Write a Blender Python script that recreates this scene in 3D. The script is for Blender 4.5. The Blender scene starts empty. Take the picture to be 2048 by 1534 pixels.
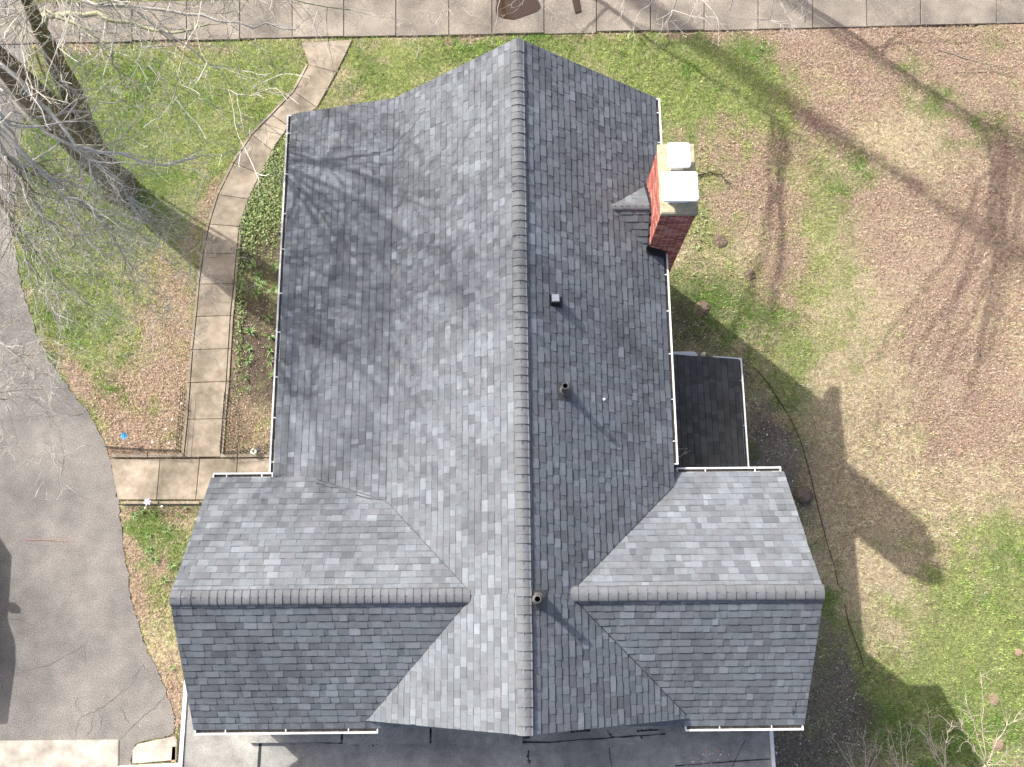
import bpy, math, random
import numpy as np
from mathutils import Matrix, Vector

random.seed(7)
rng = np.random.default_rng(7)
scene = bpy.context.scene
C = scene.collection

# ------------------------------------------------------------------ camera
ZR = 8.5                                   # height of the main ridge above the ground
CAM = dict(f=1898.8, p=0.23719, roll=-0.00557, yaw=-0.00384, x=-0.167, y=-0.289, z=15.13 + ZR)
cd = bpy.data.cameras.new('camera')
cam = bpy.data.objects.new('camera', cd); C.objects.link(cam)
cd.sensor_fit = 'HORIZONTAL'; cd.sensor_width = 36.0
cd.lens = 36.0 * CAM['f'] / 2048.0
cd.clip_start = 0.1; cd.clip_end = 2000
MROT = Matrix.Rotation(CAM['yaw'], 4, 'Z') @ Matrix.Rotation(CAM['p'], 4, 'X') @ Matrix.Rotation(CAM['roll'], 4, 'Z')
cam.matrix_world = Matrix.Translation((CAM['x'], CAM['y'], CAM['z'])) @ MROT
scene.camera = cam
RM = np.array(MROT.to_3x3())

def at(u, v, z=0.0):
    """world point at height z seen at photo position (u, v)"""
    d = RM @ np.array([(u - 1024) / CAM['f'], (767 - v) / CAM['f'], -1.0])
    c = np.array([CAM['x'], CAM['y'], CAM['z']])
    return c + d * ((z - c[2]) / d[2])

def at2(u, v, z=0.0):
    p = at(u, v, z); return (float(p[0]), float(p[1]))

# ------------------------------------------------------------------ light
SUN = np.array([-0.835, 0.71, 1.0]); SUN = SUN / np.linalg.norm(SUN)     # towards the sun
elev = math.asin(SUN[2]); azim = math.atan2(SUN[0], SUN[1])            # azimuth from +Y towards +X
w = bpy.data.worlds.new('World'); scene.world = w; w.use_nodes = True
nt = w.node_tree
bg = nt.nodes['Background']
sky = nt.nodes.new('ShaderNodeTexSky'); sky.sky_type = 'NISHITA'; sky.sun_disc = False
sky.sun_elevation = elev; sky.sun_rotation = azim
sky.air_density = 0.65; sky.dust_density = 5.0; sky.ozone_density = 1.0
nt.links.new(sky.outputs[0], bg.inputs[0]); bg.inputs[1].default_value = 0.15
ld = bpy.data.lights.new('sun', 'SUN'); ld.energy = 3.7; ld.angle = math.radians(0.6); ld.color = (1.0, 0.965, 0.91)
lo = bpy.data.objects.new('sun', ld); C.objects.link(lo)
lo.rotation_euler = Vector(SUN).to_track_quat('Z', 'Y').to_euler(); lo.location = (-20, 20, 30)
scene.view_settings.view_transform = 'Standard'; scene.view_settings.look = 'None'
scene.view_settings.exposure = 0.9; scene.view_settings.gamma = 1.0
scene.view_settings.use_curve_mapping = False
scene.render.engine = 'CYCLES'
scene.cycles.max_bounces = 5; scene.cycles.diffuse_bounces = 3; scene.cycles.glossy_bounces = 3
scene.cycles.transparent_max_bounces = 6

# ------------------------------------------------------------------ helpers
def link(o, parent=None):
    C.objects.link(o)
    if parent is not None: o.parent = parent
    return o

def tag(o, label=None, cat=None, group=None, kind=None):
    if label: o['label'] = label
    if cat: o['category'] = cat
    if group: o['group'] = group
    if kind: o['kind'] = kind
    return o

def empty(name, loc=(0, 0, 0)):
    o = bpy.data.objects.new(name, None); o.location = loc; o.empty_display_size = 0.2
    return link(o)

class MB:
    """collects pieces of one mesh, with a colour for each vertex"""
    def __init__(s): s.v = []; s.f = []; s.c = []
    def add(s, verts, faces, col=(1, 1, 1)):
        n = len(s.v); s.v += [tuple(map(float, p)) for p in verts]
        s.f += [tuple(i + n for i in q) for q in faces]
        s.c += [tuple(q) for q in col] if hasattr(col[0], '__len__') else [tuple(col)] * len(verts)
    def box(s, x0, x1, y0, y1, z0, z1, col=(1, 1, 1)):
        s.add([(x0, y0, z0), (x1, y0, z0), (x1, y1, z0), (x0, y1, z0), (x0, y0, z1), (x1, y0, z1), (x1, y1, z1), (x0, y1, z1)],
              [(3, 2, 1, 0), (4, 5, 6, 7), (0, 1, 5, 4), (1, 2, 6, 5), (2, 3, 7, 6), (3, 0, 4, 7)], col)
    def obox(s, o, a, b, c, col=(1, 1, 1)):
        """box from corner o with edge vectors a, b, c"""
        o, a, b, c = (np.array(q, float) for q in (o, a, b, c))
        P = [o, o + a, o + a + b, o + b, o + c, o + a + c, o + a + b + c, o + b + c]
        F = [(3, 2, 1, 0), (4, 5, 6, 7), (0, 1, 5, 4), (1, 2, 6, 5), (2, 3, 7, 6), (3, 0, 4, 7)]
        if np.dot(np.cross(a, b), c) < 0: F = [q[::-1] for q in F]
        s.add(P, F, col)
    def prism(s, poly, z0, z1, col=(1, 1, 1), bev=0.0):
        """vertical prism on a plan polygon (counter-clockwise), the top edge chamfered by bev"""
        n = len(poly); P = np.array([q[:2] for q in poly], float)
        ar = 0.5 * np.sum(P[:, 0] * np.roll(P[:, 1], -1) - np.roll(P[:, 0], -1) * P[:, 1])
        if ar < 0: P = P[::-1]
        V = [(x, y, z0) for x, y in P]
        if bev > 0:
            c = P.mean(0); d = c - P; L = np.linalg.norm(d, axis=1, keepdims=True); I = P + d / L * bev * 1.4
            V += [(x, y, z1 - bev) for x, y in P] + [(x, y, z1) for x, y in I]
            F = [tuple(range(2 * n, 3 * n))]
            for i in range(n):
                j = (i + 1) % n; F += [(i, j, n + j, n + i), (n + i, n + j, 2 * n + j, 2 * n + i)]
        else:
            V += [(x, y, z1) for x, y in P]; F = [tuple(range(n, 2 * n))]
            for i in range(n): j = (i + 1) % n; F.append((i, j, n + j, n + i))
        s.add(V, F, col)
    def tube(s, pts, rad, sides=6, col=(1, 1, 1), cap=True):
        pts = [np.array(p, float) for p in pts]
        if not hasattr(rad, '__len__'): rad = [rad] * len(pts)
        n0 = len(s.v); up = np.array([0.3, 0.2, 0.93])
        for i, p in enumerate(pts):
            t = pts[min(i + 1, len(pts) - 1)] - pts[max(i - 1, 0)]
            t = t / (np.linalg.norm(t) + 1e-9)
            a = np.cross(t, up); la = np.linalg.norm(a)
            if la < 0.05: a = np.cross(t, np.array([1.0, 0, 0])); la = np.linalg.norm(a)
            a /= la; b = np.cross(t, a)
            for k in range(sides):
                an = 2 * math.pi * k / sides
                q = p + rad[i] * (math.cos(an) * a + math.sin(an) * b); s.v.append((float(q[0]), float(q[1]), float(q[2]))); s.c.append(tuple(col))
        for i in range(len(pts) - 1):
            for k in range(sides):
                k2 = (k + 1) % sides
                s.f.append((n0 + i * sides + k, n0 + (i + 1) * sides + k, n0 + (i + 1) * sides + k2, n0 + i * sides + k2))
        if cap and sides > 2:
            s.f.append(tuple(n0 + k for k in range(sides)))
            e = n0 + (len(pts) - 1) * sides; s.f.append(tuple(e + k for k in reversed(range(sides))))
    def lathe(s, cx, cy, prof, sides=20, col=(1, 1, 1)):
        n0 = len(s.v)
        for r, z in prof:
            for k in range(sides):
                an = 2 * math.pi * k / sides; s.v.append((cx + r * math.cos(an), cy + r * math.sin(an), z)); s.c.append(tuple(col))
        for i in range(len(prof) - 1):
            for k in range(sides):
                k2 = (k + 1) % sides
                s.f.append((n0 + i * sides + k, n0 + i * sides + k2, n0 + (i + 1) * sides + k2, n0 + (i + 1) * sides + k))
    def build(s, name, mat, parent=None, smooth=False):
        me = bpy.data.meshes.new(name); me.from_pydata(s.v, [], s.f); me.update()
        at_ = me.color_attributes.new('col', 'FLOAT_COLOR', 'POINT')
        a = np.ones((len(s.v), 4), np.float32); a[:, :3] = np.array(s.c, np.float32).reshape(-1, 3); at_.data.foreach_set('color', a.ravel())
        if mat: me.materials.append(mat)
        if smooth: me.polygons.foreach_set('use_smooth', [True] * len(me.polygons))
        return link(bpy.data.objects.new(name, me), parent)

def mesh_np(name, V, F, cols, mat, parent=None):
    """mesh from numpy arrays: V (n,3), F (m,k), cols (n,3)"""
    me = bpy.data.meshes.new(name); n, m, k = len(V), len(F), F.shape[1]
    me.vertices.add(n); me.vertices.foreach_set('co', V.astype(np.float32).ravel())
    me.loops.add(m * k); me.loops.foreach_set('vertex_index', F.astype(np.int32).ravel())
    me.polygons.add(m); me.polygons.foreach_set('loop_start', np.arange(m, dtype=np.int32) * k)
    me.polygons.foreach_set('loop_total', np.full(m, k, np.int32)); me.update(calc_edges=True)
    at_ = me.color_attributes.new('col', 'FLOAT_COLOR', 'POINT')
    a = np.ones((n, 4), np.float32); a[:, :3] = cols; at_.data.foreach_set('color', a.ravel())
    me.materials.append(mat)
    return link(bpy.data.objects.new(name, me), parent)

def hash2(ix, iy, seed):
    h = (ix.astype(np.int64) * 374761393 + iy.astype(np.int64) * 668265263 + seed * 974634777) & 0xffffffff
    h = ((h ^ (h >> 13)) * 1274126177) & 0xffffffff
    return ((h ^ (h >> 16)) & 0xffffff) / float(0xffffff)
def vnoise(x, y, sc, seed=0):
    x = np.asarray(x) / sc + 100; y = np.asarray(y) / sc + 100
    ix = np.floor(x); iy = np.floor(y); fx = x - ix; fy = y - iy
    fx = fx * fx * (3 - 2 * fx); fy = fy * fy * (3 - 2 * fy)
    a = hash2(ix, iy, seed); b = hash2(ix + 1, iy, seed); c = hash2(ix, iy + 1, seed); d = hash2(ix + 1, iy + 1, seed)
    return (a * (1 - fx) + b * fx) * (1 - fy) + (c * (1 - fx) + d * fx) * fy
def fbm(x, y, sc, seed=0, o=4):
    r = 0; a = 0.5; t = 0
    for i in range(o): r = r + a * vnoise(x, y, sc, seed + i); t += a; a *= 0.55; sc *= 0.5
    return r / t
def pip(x, y, poly):
    x = np.asarray(x); y = np.asarray(y); ins = np.zeros(x.shape, bool); n = len(poly)
    for i in range(n):
        x0, y0 = poly[i][:2]; x1, y1 = poly[(i + 1) % n][:2]
        c = ((y0 > y) != (y1 > y)); xx = x0 + (y - y0) * (x1 - x0) / ((y1 - y0) if y1 != y0 else 1e-9)
        ins ^= c & (x < xx)
    return ins

# ------------------------------------------------------------------ materials
def mat(name, base=(0.5, 0.5, 0.5), rough=0.8, attr=False, noise=None, bump=None, metallic=0.0, spec=0.4, extra=None, objrand=0.0):
    """procedural material: base colour or the 'col' attribute, times layered noise.
    noise: list of (scale, low colour, high colour, detail); bump: (scale, strength, distance)"""
    m = bpy.data.materials.new(name); m.use_nodes = True; t = m.node_tree; N = t.nodes; L = t.links
    b = N['Principled BSDF']; b.inputs['Roughness'].default_value = rough; b.inputs['Metallic'].default_value = metallic
    b.inputs['Specular IOR Level'].default_value = spec
    geo = N.new('ShaderNodeNewGeometry')
    if attr:
        a = N.new('ShaderNodeAttribute'); a.attribute_name = 'col'; cur = a.outputs['Color']
    else:
        r = N.new('ShaderNodeRGB'); r.outputs[0].default_value = (*base, 1); cur = r.outputs[0]
    for sc, lo_, hi_, det in (noise or []):
        n = N.new('ShaderNodeTexNoise'); n.inputs['Scale'].default_value = sc; n.inputs['Detail'].default_value = det; n.inputs['Roughness'].default_value = 0.6
        L.new(geo.outputs['Position'], n.inputs['Vector'])
        cr = N.new('ShaderNodeValToRGB'); cr.color_ramp.elements[0].position = 0.32; cr.color_ramp.elements[1].position = 0.68
        cr.color_ramp.elements[0].color = (*lo_, 1); cr.color_ramp.elements[1].color = (*hi_, 1)
        L.new(n.outputs['Fac'], cr.inputs[0])
        mx = N.new('ShaderNodeMix'); mx.data_type = 'RGBA'; mx.blend_type = 'MULTIPLY'; mx.inputs['Factor'].default_value = 1.0
        L.new(cur, mx.inputs['A']); L.new(cr.outputs[0], mx.inputs['B']); cur = mx.outputs['Result']
    if objrand > 0:
        oi = N.new('ShaderNodeObjectInfo'); mr = N.new('ShaderNodeMapRange'); mr.inputs['To Min'].default_value = 1 - objrand; mr.inputs['To Max'].default_value = 1 + objrand
        L.new(oi.outputs['Random'], mr.inputs['Value'])
        mx = N.new('ShaderNodeVectorMath'); mx.operation = 'SCALE'; L.new(cur, mx.inputs[0]); L.new(mr.outputs[0], mx.inputs['Scale']); cur = mx.outputs[0]
    L.new(cur, b.inputs['Base Color'])
    if bump:
        n = N.new('ShaderNodeTexNoise'); n.inputs['Scale'].default_value = bump[0]; n.inputs['Detail'].default_value = 4
        L.new(geo.outputs['Position'], n.inputs['Vector'])
        bp = N.new('ShaderNodeBump'); bp.inputs['Strength'].default_value = bump[1]; bp.inputs['Distance'].default_value = bump[2]
        L.new(n.outputs['Fac'], bp.inputs['Height']); L.new(bp.outputs[0], b.inputs['Normal'])
    return m

M = {}
g = lambda v: (v, v, v)
M['shingle'] = mat('asphalt_shingle', attr=True, rough=0.92, spec=0.25, noise=[(260, g(0.72), g(1.28), 2), (0.8, (0.84, 0.83, 0.82), (1.12, 1.12, 1.11), 5), (7, g(0.9), g(1.08), 3)], bump=(300, 0.5, 0.004))
M['deck'] = mat('roof_deck', (0.035, 0.037, 0.04), 0.9)
M['white'] = mat('white_aluminium', (0.80, 0.80, 0.79), 0.4, noise=[(6, (0.82, 0.81, 0.78), (1, 1, 1), 4)])
M['lid'] = mat('white_enamelled_metal', (0.90, 0.90, 0.88), 0.35)
M['lead'] = mat('weathered_grey_metal', (0.115, 0.112, 0.11), 0.55, metallic=0.3, noise=[(30, g(0.7), g(1.2), 4)])
M['edging'] = mat('grey_black_plastic', (0.05, 0.048, 0.042), 0.7)
M['dark'] = mat('black_metal', (0.018, 0.018, 0.02), 0.5, noise=[(20, g(0.7), g(1.3), 3)])
M['ventbox'] = mat('grey_blue_vent_metal', (0.20, 0.22, 0.26), 0.45)
M['hole'] = mat('pipe_inside', (0.006, 0.006, 0.006), 0.9)
M['siding'] = mat('white_siding', (0.62, 0.62, 0.60), 0.6, noise=[(3, g(0.9), g(1.05), 4)])
M['brick'] = mat('red_brick', attr=True, rough=0.9, noise=[(35, g(0.7), g(1.2), 4)], bump=(120, 0.5, 0.004))
M['mortar'] = mat('mortar', (0.62, 0.55, 0.50), 0.95, noise=[(50, g(0.75), g(1.1), 4)])
M['crown'] = mat('mossy_concrete', (0.48, 0.43, 0.33), 0.95, noise=[(5, (0.55, 0.60, 0.50), (1.1, 1.05, 0.95), 5), (60, g(0.75), g(1.15), 3)], bump=(40, 0.6, 0.01))
M['membrane'] = mat('grey_roll_roofing', (0.335, 0.328, 0.300), 0.85, noise=[(1.0, (0.58, 0.58, 0.59), (1.16, 1.16, 1.14), 6), (6, g(0.78), g(1.1), 5), (45, g(0.70), g(1.16), 4), (240, g(0.8), g(1.2), 2)], bump=(150, 0.35, 0.004))
M['tar'] = mat('black_roof_tar', (0.03, 0.03, 0.03), 0.7)
M['concrete'] = mat('tan_concrete', (0.330, 0.283, 0.226), 0.92, noise=[(1.3, (0.52, 0.51, 0.47), (1.14, 1.12, 1.10), 6), (7, (0.74, 0.74, 0.69), (1.08, 1.08, 1.08), 5), (130, g(0.78), g(1.14), 3)], bump=(160, 0.4, 0.004), objrand=0.14)
M['walk'] = mat('pitted_pinkish_concrete', (0.300, 0.268, 0.226), 0.92, noise=[(1.1, (0.58, 0.57, 0.57), (1.12, 1.10, 1.06), 6), (32, g(0.55), g(1.12), 3), (150, g(0.75), g(1.18), 3)], bump=(120, 0.6, 0.006), objrand=0.10)
M['pale_concrete'] = mat('pale_concrete', (0.46, 0.43, 0.38), 0.9, noise=[(2.2, (0.55, 0.53, 0.50), (1.1, 1.1, 1.08), 5), (70, g(0.8), g(1.1), 3)], bump=(120, 0.4, 0.004))
M['asphalt'] = mat('worn_asphalt', (0.212, 0.200, 0.186), 0.95, noise=[(0.45, (0.64, 0.65, 0.66), (1.18, 1.15, 1.11), 6), (2.2, (0.80, 0.81, 0.82), (1.13, 1.12, 1.11), 9), (38, g(0.52), g(1.36), 3), (150, g(0.5), g(1.5), 3)], bump=(110, 0.9, 0.012))
M['crack'] = mat('dark_joint_soil', (0.055, 0.048, 0.042), 0.95)
M['fissure'] = mat('asphalt_fissure', (0.085, 0.078, 0.07), 0.95)
M['ground'] = mat('lawn_soil', attr=True, rough=0.95, spec=0.1, noise=[(11, g(0.62), g(1.28), 4), (34, g(0.55), g(1.35), 4), (120, g(0.5), g(1.4), 4)], bump=(60, 0.9, 0.03))
M['blade'] = mat('grass_blades', attr=True, rough=0.75, spec=0.25)
M['leaf'] = mat('dry_leaf', attr=True, rough=0.85, spec=0.15)
M['stone'] = mat('white_stone', attr=True, rough=0.85)
M['bark'] = mat('mossy_bark', attr=True, rough=0.95, spec=0.1, noise=[(14, g(0.5), g(1.35), 5), (3, (0.9, 1.0, 0.8), (1.1, 1.0, 1.0), 3)], bump=(28, 1.0, 0.05))
M['twig'] = mat('pale_twigs', attr=True, rough=0.9, spec=0.1, noise=[(20, g(0.75), g(1.2), 3)])
def translucent(m, f):
    t = m.node_tree; b = t.nodes['Principled BSDF']; src = b.inputs['Base Color'].links[0].from_socket
    tr_ = t.nodes.new('ShaderNodeBsdfTranslucent'); mx = t.nodes.new('ShaderNodeMixShader'); mx.inputs[0].default_value = f
    t.links.new(src, tr_.inputs['Color']); t.links.new(b.outputs[0], mx.inputs[1]); t.links.new(tr_.outputs[0], mx.inputs[2])
    t.links.new(mx.outputs[0], t.nodes['Material Output'].inputs['Surface'])
translucent(M['blade'], 0.35)
M['iron'] = mat('black_wire', (0.02, 0.018, 0.016), 0.5)
M['wood'] = mat('weathered_wood', (0.30, 0.22, 0.15), 0.9, noise=[(25, g(0.7), g(1.2), 4)])
M['silt'] = mat('gutter_silt', (0.13, 0.12, 0.105), 0.95, noise=[(25, g(0.6), g(1.3), 4)])
M['green'] = mat('strap_leaves', attr=True, rough=0.6)
M['blue'] = mat('blue_plastic', (0.02, 0.26, 0.55), 0.4)
M['lilac'] = mat('pale_lilac_plastic', (0.60, 0.62, 0.80), 0.4)
M['cream'] = mat('cream_plastic', (0.72, 0.66, 0.54), 0.5)
M['greybox'] = mat('pale_grey_plastic', (0.52, 0.55, 0.57), 0.45)
M['slate'] = mat('dark_grey_plastic', (0.09, 0.095, 0.10), 0.5)
M['carpaint'] = mat('silver_paint', (0.35, 0.36, 0.38), 0.3, metallic=0.5)
M['glass'] = mat('dark_car_glass', (0.02, 0.02, 0.025), 0.08)
M['rubber'] = mat('rubber', (0.02, 0.02, 0.02), 0.8)
M['water'] = mat('muddy_water', (0.045, 0.026, 0.016), 0.06, spec=0.6)

# ------------------------------------------------------------------ plan outlines on the ground
def pl(L, z=0.0): return [at2(u, v, z) for u, v in L]
DRIVE_EDGE = [(62, -40), (60, 60), (54, 170), (44, 260), (34, 340), (27, 420), (26, 480), (40, 560), (58, 625), (82, 690), (112, 740), (148, 790),
              (182, 835), (206, 880), (220, 917), (228, 955), (237, 1002), (241, 1050), (248, 1110), (257, 1175), (271, 1235), (291, 1292),
              (315, 1345), (335, 1388), (347, 1428), (352, 1452), (342, 1470), (318, 1477), (288, 1482), (270, 1490), (262, 1512), (258, 1560)]
_de = []
for (a_, b_), (c_, d_) in zip(DRIVE_EDGE[:-1], DRIVE_EDGE[1:]):
    for k in range(5): _de.append((a_ + (c_ - a_) * k / 5 + random.gauss(0, 1.6), b_ + (d_ - b_) * k / 5 + random.gauss(0, 1.2)))
DRIVE = pl(_de + [DRIVE_EDGE[-1]]) + [at2(258, 1900), (-40, -9), (-40, 19.5)]
JOINTS = [((603, 86), (705, 80)), ((618, 131), (674, 145)), ((589, 185), (634, 216)), ((545, 231), (577, 253)), ((505, 271), (545, 301)), ((469, 327), (521, 349)),
          ((438, 390), (497, 399)), ((420, 449), (479, 454)), ((408, 507), (473, 508)), ((400, 569), (468, 568)), ((394, 634), (461, 632)), ((387, 700), (457, 698)),
          ((382, 766), (453, 763)), ((377, 839), (446, 838)), ((369, 915), (441, 914))]
PATH = pl([j[0] for j in JOINTS]) + pl([j[1] for j in JOINTS])[::-1]
CROSS = [((221, 918), (236, 1000)), ((321, 918), (314, 1000)), ((400, 918), (392, 1000)), ((476, 917), (470, 1000)), ((575, 916), (572, 1000))]
CROSSP = pl([(221, 918), (575, 916), (572, 1000), (236, 1000)])
WB = lambda u: 88 - 40 * (u - 55) / 1993.0
WT = lambda u: 8 - 34 * (u - 55) / 1993.0
WJ = [-60, 55, 160, 265, 374, 480, 585, 688, 792, 898, 984, 1088, 1193, 1301, 1408, 1516, 1625, 1733, 1841, 1992, 2100, 2205]
WALKP = pl([(WJ[0], WB(WJ[0])), (WJ[-1], WB(WJ[-1])), (WJ[-1], WT(WJ[-1])), (WJ[0], WT(WJ[0]))])
APRON = pl([(-260, 1484), (238, 1479), (236, 1640), (-260, 1640)])
PAD = pl([(266, 1500), (276, 1488), (350, 1472), (355, 1480), (354, 1520), (266, 1527)])
HOUSE = [(-4.25, -6), (-4.25, 9.4), (2.4, 9.4), (2.4, 4.6), (4.35, 4.6), (4.35, 2.0), (4.6, 2.0), (4.6, -6), (-6.4, -6), (-6.4, 1.9), (-4.25, 1.9)]

# ------------------------------------------------------------------ what grows where (real colours of the ground)
TYPES = ['green', 'lime', 'tan', 'leaf', 'soil', 'gravel', 'ivy']
GC = np.array([(0.160, 0.240, 0.060), (0.320, 0.355, 0.135), (0.560, 0.455, 0.310), (0.410, 0.298, 0.222), (0.120, 0.095, 0.074), (0.215, 0.190, 0.155), (0.110, 0.150, 0.050)])
BLOBS = [  # (u, v, ru, rv, angle, type, strength)
    # left lawn
    (260, 250, 330, 210, 0, 'green', 1.3), (330, 150, 260, 70, 0, 'lime', 0.8), (150, 420, 160, 200, 0, 'green', 1.0), (200, 620, 140, 90, 0, 'lime', 0.5), (130, 600, 110, 130, 0, 'green', 1.0),
    (330, 690, 70, 110, 0, 'leaf', 1.8), (290, 830, 110, 75, 0, 'leaf', 2.0), (345, 560, 55, 70, 0, 'leaf', 0.9), (200, 790, 60, 60, 0, 'green', 1.0), (240, 800, 30, 25, 0, 'green', 1.4),
    (110, 700, 60, 20, 45, 'leaf', 1.8), (165, 770, 80, 20, 45, 'leaf', 1.8), (50, 600, 40, 18, 60, 'leaf', 1.4), (40, 380, 20, 130, 0, 'leaf', 1.3), (120, 100, 90, 20, 0, 'leaf', 1.2), (430, 400, 25, 110, 25, 'leaf', 1.2),
    (400, 90, 160, 10, 0, 'leaf', 0.9), (250, 100, 200, 16, 0, 'tan', 1.0), (255, 900, 100, 14, 0, 'leaf', 2), (80, 70, 35, 50, 0, 'leaf', 1.2),
    # strip by the house, left below
    (300, 1090, 60, 90, 0, 'green', 1.1), (280, 1040, 35, 30, 0, 'green', 1.6), (290, 1150, 90, 150, 0, 'leaf', 0.9), (262, 1180, 12, 140, -8, 'leaf', 2.4), (330, 1300, 50, 60, 0, 'tan', 0.9), (352, 1400, 18, 80, 0, 'leaf', 2.5), (345, 1500, 30, 60, 0, 'soil', 2.0),
    (330, 1030, 60, 20, 0, 'leaf', 1.3), (310, 1200, 40, 30, 0, 'lime', 0.8),
    # bed between path and house
    (505, 690, 70, 190, 0, 'soil', 3.4), (520, 500, 60, 40, 0, 'soil', 1.6), (520, 400, 70, 80, 15, 'ivy', 1.6), (520, 410, 60, 80, 15, 'lime', 1.5), (525, 440, 50, 40, 0, 'soil', 1.2), (550, 330, 40, 60, 0, 'lime', 1.8), (505, 860, 60, 60, 0, 'leaf', 2.6), (476, 620, 14, 170, 0, 'leaf', 1.6), (478, 560, 20, 50, 0, 'green', 1.8), (470, 680, 16, 70, 0, 'tan', 1.2),
    # north lawn
    (820, 130, 170, 60, 0, 'lime', 1.4), (1010, 110, 300, 60, 0, 'green', 0.6), (1200, 130, 210, 90, 0, 'lime', 1.2), (760, 150, 60, 40, 0, 'green', 0.9), (680, 190, 40, 50, 0, 'tan', 1.0), (670, 200, 30, 60, 20, 'leaf', 0.9), (1400, 150, 130, 110, 0, 'green', 1.3), (1480, 230, 120, 110, 35, 'lime', 1.3), (1420, 130, 100, 70, 0, 'lime', 0.7), (1520, 100, 45, 40, 0, 'green', 1.5),
    (1300, 66, 900, 10, -1, 'leaf', 1.1), (1440, 80, 30, 20, 0, 'leaf', 1.2),
    (1820, 120, 280, 110, 10, 'leaf', 1.9), (1640, 200, 60, 160, -35, 'leaf', 1.2), (1730, 130, 60, 40, 30, 'green', 0.8), (1750, 240, 160, 70, 30, 'tan', 0.8), (1900, 200, 150, 60, 35, 'green', 0.7), (1950, 90, 60, 30, 0, 'green', 0.7), (1860, 240, 110, 40, 40, 'green', 0.8),
    # east lawn
    (1430, 270, 90, 60, 0, 'leaf', 1.4), (1360, 240, 40, 60, 0, 'green', 0.8), (1480, 430, 120, 130, 0, 'leaf', 0.8), (1440, 400, 110, 160, 0, 'lime', 0.7), (1580, 480, 60, 160, 8, 'leaf', 0.9), (1490, 490, 40, 30, 0, 'tan', 1.2), (1560, 380, 60, 80, 0, 'leaf', 0.8),
    (1650, 420, 55, 130, 0, 'lime', 1.7), (1640, 560, 60, 90, 0, 'lime', 1.3), (1560, 640, 70, 50, 25, 'green', 1.3), (1690, 400, 40, 80, -35, 'green', 0.9), (1720, 330, 30, 60, -30, 'green', 1.1), (1600, 780, 80, 60, 30, 'green', 1.5), (1560, 730, 60, 60, 0, 'lime', 1.0),
    (1830, 560, 260, 330, 0, 'tan', 1.3), (1900, 420, 170, 200, 30, 'leaf', 1.2), (1880, 700, 190, 250, 0, 'leaf', 0.9), (1700, 800, 90, 230, 0, 'tan', 1.2), (1660, 700, 60, 200, 10, 'lime', 0.8), (1950, 980, 160, 160, 0, 'leaf', 0.7), (1820, 1000, 200, 130, 0, 'tan', 1.1), (1740, 1120, 110, 130, 0, 'tan', 1.8), (2000, 320, 80, 110, 0, 'leaf', 0.9),
    (1900, 1280, 260, 200, 0, 'lime', 1.5), (1960, 1150, 140, 90, 0, 'lime', 1.0), (2020, 1120, 80, 100, 0, 'green', 1.0), (1990, 1400, 100, 120, 0, 'green', 0.8), (1850, 1440, 120, 90, 0, 'green', 1.4), (2000, 1290, 90, 40, 0, 'lime', 0.8), (2010, 1430, 40, 40, 0, 'green', 1.2), (1760, 1250, 70, 80, 0, 'tan', 1.3),
    (1900, 1050, 220, 20, 20, 'green', 0.6),
    (330, 300, 200, 110, 0, 'lime', 0.9), (480, 180, 120, 90, 0, 'lime', 0.8), (120, 520, 100, 140, 0, 'lime', 0.9), (230, 560, 90, 60, 0, 'tan', 0.6), (330, 230, 60, 40, 0, 'green', 1.2), (300, 160, 70, 30, 20, 'green', 0.9), (240, 420, 60, 50, 0, 'green', 0.9),
    (1000, 95, 120, 25, -12, 'green', 1.0), (1320, 180, 60, 80, 0, 'lime', 1.0), (1560, 190, 90, 40, 45, 'lime', 1.0), (1660, 330, 40, 120, -30, 'green', 0.8), (1620, 850, 50, 110, -15, 'lime', 1.2), (1760, 640, 60, 200, 0, 'lime', 0.6), (1980, 1230, 110, 60, 0, 'green', 0.9), (1860, 1380, 140, 60, 0, 'lime', 1.2), (1810, 160, 70, 25, 35, 'green', 0.9), (1900, 330, 60, 30, 30, 'green', 0.6), (1990, 240, 50, 30, 0, 'green', 0.8),
    (1900, 560, 130, 180, 20, 'leaf', 1.5), (1960, 760, 110, 130, 0, 'leaf', 1.2), (1780, 430, 60, 120, -30, 'leaf', 1.3), (1880, 860, 140, 60, 0, 'leaf', 1.0), (1990, 480, 70, 120, 0, 'leaf', 0.9), (1500, 330, 110, 70, 0, 'leaf', 1.3), (1560, 560, 60, 70, 0, 'leaf', 1.0), (1720, 170, 80, 60, 40, 'leaf', 1.0), (1850, 640, 60, 90, 0, 'soil', 0.7), (1640, 250, 40, 60, -30, 'leaf', 1.0),
    # shade side of the house
    (1410, 620, 90, 70, 20, 'green', 1.0), (1400, 640, 100, 80, 20, 'soil', 0.9), (1520, 830, 70, 150, -10, 'soil', 1.0), (1560, 930, 60, 110, -15, 'gravel', 2.4), (1590, 1000, 30, 60, -15, 'gravel', 1.8), (1640, 1060, 30, 90, -12, 'tan', 0.7), (1640, 1130, 40, 150, -10, 'green', 0.7), (1640, 950, 40, 90, -15, 'leaf', 0.7),
    (1650, 1200, 40, 90, -10, 'green', 0.7), (1660, 1360, 60, 120, -15, 'gravel', 3.0), (1640, 1290, 60, 70, 0, 'soil', 1.3), (1620, 1500, 90, 60, 0, 'gravel', 3.0), (1720, 1460, 60, 70, 0, 'soil', 1.6), (1740, 1400, 40, 60, -20, 'green', 1.0), (1690, 1300, 20, 60, -15, 'gravel', 1.4), (1560, 1520, 60, 30, 0, 'gravel', 2.4),
]
_B = []
for u, v, ru, rv, an, ty, st in BLOBS:
    c = at2(u, v); e1 = at2(u + 1, v); k = e1[0] - c[0]
    _B.append((c[0], c[1], ru * k, rv * k, math.radians(-an), TYPES.index(ty), st))
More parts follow.
